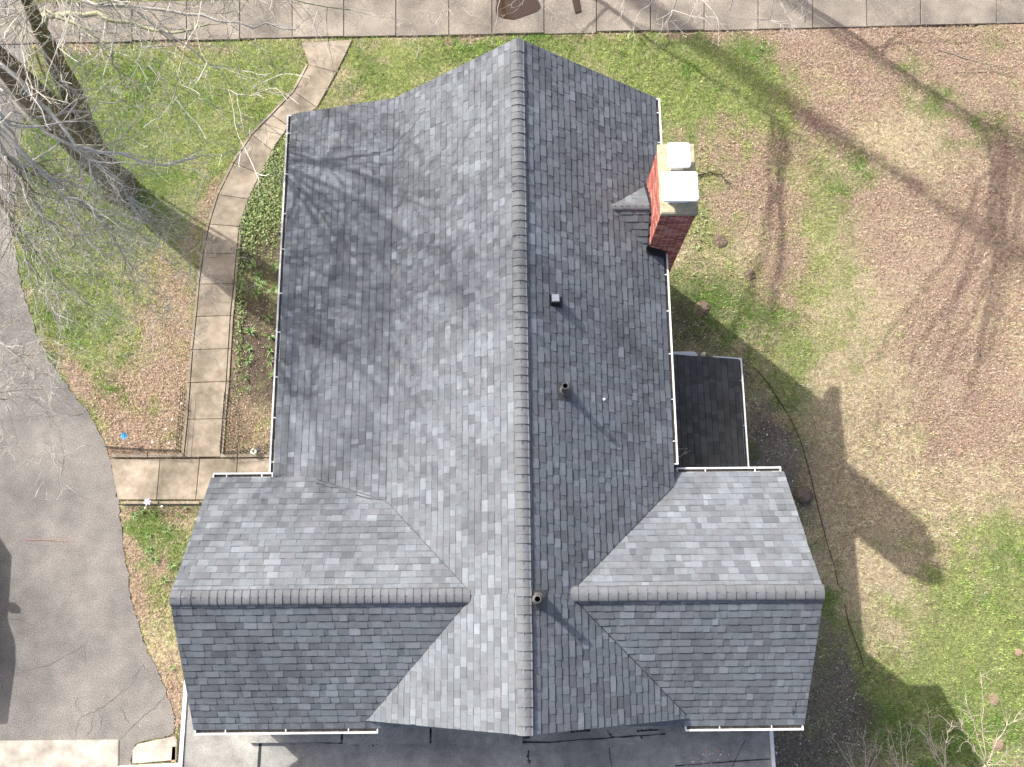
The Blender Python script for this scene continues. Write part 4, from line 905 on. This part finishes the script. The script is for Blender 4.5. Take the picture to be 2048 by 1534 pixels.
# pale bare tree at the bottom right
B = at(1800, 1640); bt = empty('bare_shrub_tree', (float(B[0]), float(B[1]), 0)); tag(bt, 'pale many-stemmed bare shrub at the bottom right of the lawn', 'shrub')
st_ = []; relb = lambda p: np.array(p, float) - B
GROUPS = [((1728, 1560, 2.6), [(1668, 1478, 3.0), (1690, 1485, 3.0), (1732, 1450, 3.2), (1752, 1480, 3.0), (1764, 1496, 3.0)]),
          ((1806, 1570, 2.8), [(1782, 1468, 3.2), (1798, 1440, 3.4), (1824, 1448, 3.4), (1776, 1476, 3.0)]),
          ((1890, 1545, 3.2), [(1853, 1424, 3.8), (1832, 1448, 3.6), (1850, 1470, 3.6), (1880, 1485, 3.5), (1905, 1440, 3.6)]),
          ((1972, 1530, 3.4), [(1962, 1352, 4.2), (1930, 1392, 4.0), (2046, 1418, 4.0), (1918, 1436, 3.8), (1990, 1480, 3.8), (2010, 1510, 3.8)])]
for nd, tips in GROUPS:
    Pn = relb(at(*nd)); p = limb_pts([(random.uniform(-0.08, 0.08), random.uniform(-0.08, 0.08), 0), Pn * np.array([0.45, 0.4, 0.6]), Pn], 4, 0.02); m = len(p)
    mb = MB(); mb.tube(p, [0.032 - 0.018 * i / m for i in range(m)], 7, (0.46, 0.38, 0.30)); mb.build('stem', M['twig'], bt, True)
    for q in tips:
        P1 = relb(at(*q)); pts = limb_pts([Pn, Pn + (P1 - Pn) * 0.5 + np.array([random.gauss(0, 0.05), random.gauss(0, 0.05), 0]), P1], 4, 0.018); mm = len(pts)
        mb = MB(); mb.tube(pts, [0.011 - 0.0075 * i / mm for i in range(mm)], 5, (0.50, 0.42, 0.33)); mb.build('branch', M['twig'], bt, True)
        for k in range(9):
            i = random.randint(2, mm - 1); d_ = pts[i] - pts[i - 1]
            grow(st_, pts[i], d_ / np.linalg.norm(d_) + np.array([random.gauss(0, 0.6), random.gauss(0, 0.6), random.gauss(0, 0.4)]), random.uniform(0.12, 0.38), 0.0045, 2, 0, 0.6, 4, (0, 0, 2, 0), 0.002, 0.18)
build_twigs(st_, bt, [(0.54, 0.46, 0.37), (0.48, 0.40, 0.31), (0.56, 0.49, 0.40)])

# ------------------------------------------------------------------ low wire fences
def wire_fence(L, label, h=0.42, sp=0.10):
    q = [at(u, v) for u, v in L]; root = empty('wire_fence', (float(q[0][0]), float(q[0][1]), 0)); tag(root, label, 'fence', 'low black wire garden fences')
    q = [p - q[0] for p in q]; Ls = [np.linalg.norm(b - a) for a, b in zip(q[:-1], q[1:])]; tot = sum(Ls); n = int(tot / sp)
    def along(s):
        for a, b, l in zip(q[:-1], q[1:], Ls):
            if s <= l + 1e-9: return a + (b - a) * s / l
            s -= l
        return q[-1]
    for i in range(n + 1):
        p = along(tot * i / n); mb = MB(); hh = h + (0.03 if i % 2 else 0); j = np.array([random.gauss(0, 0.006), random.gauss(0, 0.006), 0])
        mb.tube([p, p + j + (0, 0, hh)], 0.0065, 5); mb.build('picket', M['iron'], root)
    for z in (0.07, 0.22, 0.36):
        mb = MB(); mb.tube([along(tot * k / 12) + np.array([0, 0, z]) for k in range(13)], 0.007, 5); mb.build('rail', M['iron'], root)
    return root
wire_fence([(372, 782), (367, 840), (362, 903)], 'low black wire fence along the left side of the straight path')
wire_fence([(222, 898), (300, 903), (362, 905)], 'low black wire fence above the side walkway, left of the path')
wire_fence([(457, 792), (453, 850), (448, 906)], 'low black wire fence along the right side of the straight path')
wire_fence([(449, 909), (500, 905), (548, 893)], 'low black wire fence between the path foot and the house wall')
wire_fence([(250, 1012), (320, 1012), (405, 1012)], 'low black wire fence below the side walkway by the lower grass strip')

# small garden things
def pinwheel(u, v, m, name, label):
    p = at(u, v, 0.35); r = empty(name, (float(p[0]), float(p[1]), 0)); tag(r, label, 'pinwheel')
    mb = MB(); mb.tube([(0, 0, 0), (0, 0, 0.35)], 0.006, 5); mb.build('stake', M['iron'], r)
    for k in range(6):
        a = k * math.pi / 3 + 0.2; mb = MB(); c, s = math.cos(a), math.sin(a)
        f_ = lambda x, y, z: (x * c - y * s, x * s + y * c, 0.35 + z)
        mb.add([f_(0.01, 0, 0.01), f_(0.055, -0.03, 0.0), f_(0.10, 0.0, 0.02), f_(0.06, 0.03, 0.03)], [(0, 1, 2, 3)]); mb.add([f_(0.01, 0, 0.004), f_(0.055, -0.03, -0.006), f_(0.10, 0.0, 0.014), f_(0.06, 0.03, 0.024)], [(3, 2, 1, 0)]); mb.build('petal', m, r)
    mb = MB(); mb.lathe(0, 0, [(0.022, 0.345), (0.02, 0.375), (0.001, 0.385)], 10); mb.build('hub', m, r)
pinwheel(248, 872, M['blue'], 'pinwheel', 'bright blue pinwheel flower stuck in the leaf litter')
pinwheel(295, 1004, M['lilac'], 'pinwheel', 'pale lilac pinwheel flower at the lower wire fence')
spots = [((258, 886), 'round cream stake light just below the blue pinwheel'), ((305, 885), 'round cream stake light at the middle of the upper left fence'), ((344, 839), 'round cream stake light beside the left path fence, middle one'),
         ((332, 858), 'round cream stake light beside the left path fence, lower one'), ((338, 886), 'round cream stake light near the corner of the upper left fences'), ((362, 808), 'round cream stake light beside the left path fence, upper one'), ((290, 1016), 'round cream stake light just below the lilac pinwheel'), ((323, 1013), 'round cream stake light right of the lilac pinwheel')]
for (u, v), lb in spots:
    p = at(u, v, 0.25); r = empty('stake_light', (float(p[0]), float(p[1]), 0)); tag(r, lb, 'garden light', 'small round stake lights by the fences')
    mb = MB(); mb.tube([(0, 0, 0), (0, 0, 0.22)], 0.006, 5); mb.build('stake', M['iron'], r)
    mb = MB(); mb.lathe(0, 0, [(0.002, 0.19), (0.03, 0.205), (0.036, 0.225), (0.026, 0.25), (0.002, 0.26)], 12); mb.build('globe', M['cream'], r, True)
p = at(507, 903, 0.2); r = empty('garden_spotlight', (float(p[0]), float(p[1]), 0)); tag(r, 'cream ring shaped garden ornament by the fence at the house corner', 'ornament')
mb = MB(); mb.lathe(0, 0, [(0.03, 0.14), (0.075, 0.16), (0.085, 0.19), (0.07, 0.22), (0.035, 0.21), (0.03, 0.17)], 18); mb.build('ring', M['cream'], r, True)
mb = MB(); mb.tube([(0.06, 0.02, 0.15), (0.16, 0.05, 0.12)], [0.05, 0.035], 8); mb.tube([(0, 0, 0), (0, 0, 0.15)], 0.012, 6); mb.build('mount', M['slate'], r)

# clumps of strap leaves in the bed
def clump_mesh(seed):
    rr = random.Random(seed); mb = MB()
    for k in range(rr.randint(11, 17)):
        a = rr.uniform(0, 2 * math.pi); ln = rr.uniform(0.14, 0.30); w0 = rr.uniform(0.009, 0.016); lean = rr.uniform(0.35, 1.1); c, s = math.cos(a), math.sin(a); kc = rr.uniform(0.75, 1.3)
        pts = [(0, 0), (ln * 0.5 * math.sin(lean * 0.7), ln * 0.5 * math.cos(lean * 0.7)), (ln * math.sin(lean), ln * 0.85 * math.cos(lean))]
        V_ = []
        for (x, z), ww in zip(pts, (w0 * 0.7, w0, 0.001)):
            V_ += [(x * c - ww * s, x * s + ww * c, z), (x * c + ww * s, x * s - ww * c, z)]
        mb.add(V_, [(0, 1, 3, 2), (2, 3, 5, 4)], (0.17 * kc, 0.27 * kc, 0.085 * kc))
    return mb
ORD = ['first', 'second', 'third', 'fourth', 'fifth', 'sixth', 'seventh', 'eighth', 'ninth', 'tenth', 'eleventh', 'twelfth']
CL = [(508, 534), (519, 553), (520, 568), (515, 590), (549, 536), (549, 581), (539, 636), (502, 666), (542, 673), (500, 697), (541, 702), (498, 722), (542, 724), (493, 756), (541, 753), (493, 783)]
for i, (u, v) in enumerate(CL):
    p = at(u, v); o = clump_mesh(500 + i).build('leaf_clump', M['green']); o.location = (float(p[0]), float(p[1]), 0); sc = random.uniform(0.85, 1.2); o.scale = (sc, sc, sc)
    row = [q for q in CL if (q[0] < 525) == (u < 525)]; k = sorted(row, key=lambda q: q[1]).index((u, v))
    tag(o, ORD[k] + ' green strap-leaf clump from the top in the row ' + ('nearer the path' if u < 525 else 'against the house'), 'plant', 'spring bulbs in the side bed')
# bigger grass tufts in the strip by the driveway and the lawns
random.seed(5)
TU = ((268, 1030), (282, 1020), (300, 1070), (335, 1060), (345, 1130), (310, 1120), (360, 1030), (372, 1012), (330, 1160), (300, 1100), (345, 1335), (1520, 98))
for u, v in TU:
    p = at(u, v); o = clump_mesh(int(u * v) % 997).build('grass_tuft', M['green']); o.location = (float(p[0]), float(p[1]), 0); sc = random.uniform(0.6, 0.9); o.scale = (sc, sc, sc * 0.8)
    tag(o, 'coarse green grass tuft', 'grass tuft', 'coarse tufts in the lawn')
    o['label'] = (ORD[sorted([q for q in TU if q[0] < 1000], key=lambda q: q[1]).index((u, v))] + ' coarse grass tuft below the side walkway, between driveway and house') if u < 1000 else 'bright green grass tuft beside the sidewalk at the upper right'

# lawn edging strip to the right of the house
for L, lb in (([(1515, 742), (1535, 765), (1560, 805), (1585, 845), (1602, 885), (1612, 920), (1622, 955), (1632, 1000), (1645, 1050), (1655, 1090), (1668, 1130), (1676, 1170)], 'black plastic lawn edging curving along the stone bed beside the small roof'),
              ([(1688, 1208), (1698, 1250), (1708, 1275), (1718, 1300), (1728, 1335)], 'short black lawn edging piece beside the lower stone bed')):
    q = [at(u, v) for u, v in L]; mb = MB()
    for a, b in zip(q[:-1], q[1:]):
        d_ = b - a; n_ = np.array([-d_[1], d_[0], 0]) / np.linalg.norm(d_) * 0.006
        mb.obox(a - n_ / 2 - np.array([0, 0, 0.03]), d_, n_, (0, 0, 0.055))
    mb.tube([p + np.array([0, 0, 0.030]) for p in q], 0.005, 6); o = mb.build('lawn_edging', M['edging']); tag(o, lb, 'edging', 'black lawn edging')
# white rounded box with a dark round top behind the small roof
p0, p1 = at(1320, 700, 0.9), at(1396, 716, 0.9); bx = empty('storage_box', (float((p0[0] + p1[0]) / 2), float((p0[1] + p1[1]) / 2 - 0.25), 0)); tag(bx, 'pale rounded box with dark round lid tucked against the small side roof', 'box')
hx, hy = (p1[0] - p0[0]) / 2, 0.32; P_ = []
for sx, sy, a0 in ((1, -1, -90), (1, 1, 0), (-1, 1, 90), (-1, -1, 180)):
    for k in range(5):
        an = math.radians(a0 + k * 22.5); P_.append((sx * (hx - 0.12) + 0.12 * math.cos(an), sy * (hy - 0.12) + 0.12 * math.sin(an)))
mb = MB(); mb.prism(P_, 0, 0.9, bev=0.03); mb.build('body', M['greybox'], bx)
mb = MB(); mb.lathe(0.03, -0.02, [(0.24, 0.9), (0.24, 0.925), (0.001, 0.93)], 24); mb.build('round_lid', M['slate'], bx)
p = at(1408, 707, 0.3); o = MB(); o.lathe(0, 0, [(0.05, 0), (0.06, 0.2), (0.05, 0.28), (0.001, 0.31)], 14); o = o.build('post_cap', M['cream'], None, True); o.location = (float(p[0]), float(p[1]), 0); tag(o, 'small cream round topped post beside the pale box', 'post')
# brown round stump by the right wing
p = at(1606, 990); mb = MB(); random.seed(3)
prof = []
mb.lathe(0, 0, [(0.24, -0.02), (0.22, 0.10), (0.19, 0.15), (0.10, 0.16), (0.001, 0.155)], 18, (0.17, 0.14, 0.11)); o = mb.build('tree_stump', M['bark'], None, True); o.location = (float(p[0]), float(p[1]), 0); tag(o, 'round brown stump in the stone bed beside the right wing', 'stump')
# sticks
def stick(L, r, colr, name, label, z=0.02, zf=None, fork=0):
    random.seed(int(L[0][0] * 7 + L[0][1])); q = [at(u, v, z) if zf is None else zf(u, v) for u, v in L]; mb = MB(); P0 = q[0]
    pts = limb_pts([p - P0 for p in q], 4, r * 0.8); m = len(pts); mb.tube(pts, [r * (1 - 0.6 * i / m) for i in range(m)], 5, colr)
    for k in range(fork):
        i = random.randint(m // 3, m - 2); d_ = pts[i + 1] - pts[i]; a = random.choice([-0.7, 0.7]); dd = np.array([d_[0] * math.cos(a) - d_[1] * math.sin(a), d_[0] * math.sin(a) + d_[1] * math.cos(a), d_[2]]) * random.uniform(1.5, 3)
        mb.tube([pts[i], pts[i] + dd * 0.5 + (0, 0, r), pts[i] + dd], [r * 0.6, r * 0.45, r * 0.2], 4, colr)
    o = mb.build(name, M['twig']); o.location = tuple(float(v) for v in P0); tag(o, label, 'stick'); return o
stick([(1876, 98), (1920, 112), (1965, 125), (2012, 132)], 0.016, (0.36, 0.30, 0.24), 'fallen_branch', 'long fallen branch on the leafy lawn at the upper right', fork=4)
stick([(1905, 145), (1985, 142), (2035, 155)], 0.010, (0.30, 0.25, 0.20), 'fallen_branch', 'thin fallen branch just below the long one at the upper right', fork=3)
stick([(1395, 352), (1420, 344), (1445, 352), (1462, 372)], 0.022, (0.06, 0.05, 0.045), 'fallen_branch', 'dark curved fallen branch beside the chimney', fork=4, z=0.06)
stick([(52, 1078), (85, 1080), (115, 1081), (142, 1082)], 0.007, (0.42, 0.24, 0.18), 'fallen_twig', 'reddish twig lying on the driveway', fork=4)
stick([(1775, 1365), (1790, 1352), (1803, 1343)], 0.012, (0.30, 0.20, 0.12), 'fallen_twig', 'short brown stick at the edge of the shadow on the right lawn')
stick([(1708, 1075), (1711, 1067), (1713, 1058)], 0.014, (0.24, 0.15, 0.09), 'fallen_twig', 'short dark stick in the pale straw lawn')
stick([(1850, 1208), (1870, 1205)], 0.007, (0.15, 0.10, 0.07), 'fallen_twig', 'thin dark twig on the lower right lawn')
stick([(1598, 768), (1612, 772), (1625, 776)], 0.014, (0.55, 0.58, 0.40), 'fallen_twig', 'pale green stick on the lawn beside the small roof')
stick([(1592, 862), (1610, 868), (1640, 876)], 0.008, (0.40, 0.33, 0.25), 'fallen_twig', 'thin pale twig crossing the lawn edging')
stick([(1528, 1105), (1650, 1107)][0:1] + [(1655, 1108)], 0.010, (0.5, 0.38, 0.26), 'fallen_twig', 'pale twig by the edging beside the right wing')
stick([(1488, 462), (1495, 440), (1498, 425)], 0.008, (0.40, 0.33, 0.25), 'fallen_twig', 'upright thin twig on the lawn right of the chimney')
def onporch(u, v):
    n = np.array([sl, 0, 1.0]); P0 = np.array([px1, 0, PZ1 + 0.03]); d_ = RM @ np.array([(u - 1024) / CAM['f'], (767 - v) / CAM['f'], -1.0]); return CAMP + d_ * (n @ (P0 - CAMP)) / (n @ d_)
stick([(1352, 917), (1366, 908), (1382, 900)], 0.008, (0.55, 0.50, 0.42), 'fallen_twig', 'pale forked twig on the dark side roof', zf=onporch, fork=2)
stick([(1352, 896), (1365, 898), (1376, 897)], 0.006, (0.55, 0.50, 0.42), 'fallen_twig', 'thin pale twig on the dark side roof, above the forked one', zf=onporch)
def onwingS(u, v):
    n = np.array([0, -TS, 1.0]); P0 = np.array([0, 0, ZWR + 0.03]); d_ = RM @ np.array([(u - 1024) / CAM['f'], (767 - v) / CAM['f'], -1.0]); return CAMP + d_ * (n @ (P0 - CAMP)) / (n @ d_)
stick([(1584, 1428), (1588, 1412), (1591, 1402)], 0.008, (0.10, 0.08, 0.07), 'fallen_twig', 'dark twig lying on the lower slope of the right wing roof', zf=onwingS)
def onwingN(u, v):
    n = np.array([0, TN, 1.0]); P0 = np.array([0, 0, ZWL + 0.03]); d_ = RM @ np.array([(u - 1024) / CAM['f'], (767 - v) / CAM['f'], -1.0]); return CAMP + d_ * (n @ (P0 - CAMP)) / (n @ d_)
stick([(632, 966), (660, 974), (680, 976)], 0.007, (0.10, 0.085, 0.075), 'fallen_twig', 'small twig near the valley of the left wing roof', zf=onwingN, z=0)
stick([(712, 990), (740, 997), (765, 999)], 0.007, (0.09, 0.08, 0.07), 'fallen_twig', 'thin curved twig in the left roof valley', zf=onwingN, z=0, fork=2)
# plank and white board at the bottom left
p = at(349, 1508); mb = MB(); mb.box(-0.05, 0.05, -0.17, 0.17, 0, 0.05); o = mb.build('wood_plank', M['wood']); o.location = (float(p[0]), float(p[1]), 0); tag(o, 'short wooden plank between the concrete pad and the house', 'plank')
a, b = at(240, 1531), at(366, 1525); mb = MB(); d_ = b - a; mb.obox((0, 0, 0), d_, (0, -0.10, 0), (0, 0, 0.16)); o = mb.build('white_board', M['white']); o.location = tuple(float(v) for v in a); tag(o, 'white painted board edging below the concrete pad', 'board')
# dirt mounds
for u, v, r0, lb in ((1440, 481, 0.22, 'dark dirt mound on the lawn right of the chimney'), (1500, 548, 0.17, 'smaller dark dirt mound on the lawn, farther right of the chimney'), (1405, 617, 0.24, 'dark dirt mound in the shade beside the right eave')):
    p = at(u, v); mb = MB(); random.seed(int(u)); ring = 14; V_ = [(0, 0, 0.05)]; F_ = []
    for j, (rr, zz) in enumerate(((0.45, 0.045), (0.8, 0.015), (1.0, -0.03))):
        for k in range(ring): an = 2 * math.pi * k / ring; q = r0 * rr * random.uniform(0.8, 1.2); V_.append((q * math.cos(an), q * math.sin(an), zz + random.uniform(-0.015, 0.015)))
    for k in range(ring): F_.append((0, 1 + k, 1 + (k + 1) % ring))
    for j in range(2):
        for k in range(ring): a_ = 1 + j * ring; F_.append((a_ + k, a_ + ring + k, a_ + ring + (k + 1) % ring, a_ + (k + 1) % ring))
    mb.add(V_, F_, (0.20, 0.155, 0.115)); o = mb.build('dirt_mound', M['ground']); o.location = (float(p[0]), float(p[1]), 0); tag(o, lb, 'dirt mound', 'dirt mounds')
# round patches of pink-brown clippings
for u, v, r0, lb in ((1985, 1398, 0.13, 'round pinkish heap of dry clippings on the lower right lawn, middle one'), (1995, 1488, 0.13, 'round pinkish heap of dry clippings under the bare shrub'), (2036, 1305, 0.08, 'small pinkish heap of dry clippings at the right edge')):
    p = at(u, v); mb = MB(); random.seed(int(v))
    for k in range(420):
        a_ = random.uniform(0, 6.28); rr = r0 * math.sqrt(random.random()) * random.uniform(0.8, 1.15); b_ = random.uniform(0, 6.28); l_ = random.uniform(0.02, 0.04); x0, y0, zz = rr * math.cos(a_), rr * math.sin(a_), 0.02 + 0.05 * (1 - rr / r0) + random.uniform(0, 0.02)
        mb.add([(x0, y0, zz), (x0 + l_ * math.cos(b_), y0 + l_ * math.sin(b_), zz + 0.004), (x0 + 0.006 * math.sin(b_), y0 - 0.006 * math.cos(b_), zz)], [(0, 1, 2)], random.choice([(0.50, 0.33, 0.25), (0.58, 0.42, 0.32), (0.42, 0.27, 0.2)]))
    o = mb.build('clippings_heap', M['leaf']); o.location = (float(p[0]), float(p[1]), 0); tag(o, lb, 'clippings', 'heaps of dry clippings')
# small dark bush beside the small roof
p = at(1498, 905); mb = MB(); random.seed(8)
for k in range(900):
    a_ = random.uniform(0, 6.28); rr = 0.26 * math.sqrt(random.random()); zz = random.uniform(0.03, 0.4) * (1 - rr / 0.35); b_ = random.uniform(0, 6.28); l_ = 0.03; x0, y0 = rr * math.cos(a_), rr * math.sin(a_); kk = random.uniform(0.6, 1.4)
    mb.add([(x0, y0, zz), (x0 + l_ * math.cos(b_), y0 + l_ * math.sin(b_), zz + random.uniform(-0.01, 0.02)), (x0 + 0.014 * math.sin(b_), y0 - 0.014 * math.cos(b_), zz)], [(0, 1, 2)], (0.10 * kk, 0.11 * kk, 0.03 * kk))
o = mb.build('small_bush', M['green']); o.location = (float(p[0]), float(p[1]), 0); tag(o, 'small dark bush at the lower corner of the small side roof', 'bush')

# ------------------------------------------------------------------ parked car left of the picture: only its shadow reaches the frame
cp = at(30, 1260); CXR = float(cp[0]) - 1.12; CYC = 0.1
car = empty('parked_car', (CXR - 0.9, CYC, 0)); tag(car, 'silver car parked on the driveway left of the picture, shown by its shadow', 'car')
def lofty(mb, secs, col=(1, 1, 1)):
    n = len(secs[0]); k0 = len(mb.v)
    for s_ in secs: mb.v += [tuple(p) for p in s_]; mb.c += [col] * n
    for i in range(len(secs) - 1):
        for k in range(n): k2 = (k + 1) % n; mb.f.append((k0 + i * n + k, k0 + i * n + k2, k0 + (i + 1) * n + k2, k0 + (i + 1) * n + k))
    mb.f.append(tuple(k0 + k for k in reversed(range(n)))); e = k0 + (len(secs) - 1) * n; mb.f.append(tuple(e + k for k in range(n)))
def ringsec(y, hw, z0, z1): return [(-hw, y, z0), (hw, y, z0), (hw * 1.02, y, (z0 + z1) / 2), (hw * 0.9, y, z1), (-hw * 0.9, y, z1), (-hw * 1.02, y, (z0 + z1) / 2)]
mb = MB(); lofty(mb, [ringsec(-2.2, 0.72, 0.40, 0.95), ringsec(-2.0, 0.85, 0.32, 1.1), ringsec(-1.2, 0.9, 0.3, 1.15), ringsec(0.6, 0.9, 0.3, 1.2), ringsec(1.9, 0.86, 0.32, 1.16), ringsec(2.2, 0.72, 0.40, 0.85)]); mb.build('body', M['carpaint'], car)
mb = MB(); lofty(mb, [ringsec(-2.0, 0.72, 1.0, 1.2), ringsec(-1.6, 0.74, 1.0, 1.7), ringsec(-0.2, 0.74, 1.0, 1.75), ringsec(0.2, 0.74, 1.0, 1.68), ringsec(0.8, 0.72, 1.0, 1.2)]); mb.build('cabin', M['glass'], car)
for sx in (-1, 1):
    mb = MB(); mb.obox((sx * 0.9, 0.55, 0.98), (sx * 0.22, 0, 0), (0, 0.12, 0), (0, 0, 0.2)); mb.build('mirror', M['carpaint'], car)
    for yy in (-1.35, 1.35):
        mb = MB(); mb.tube([(sx * 0.68, yy, 0.32), (sx * 0.9, yy, 0.32)], 0.32, 20); mb.build('wheel', M['rubber'], car)
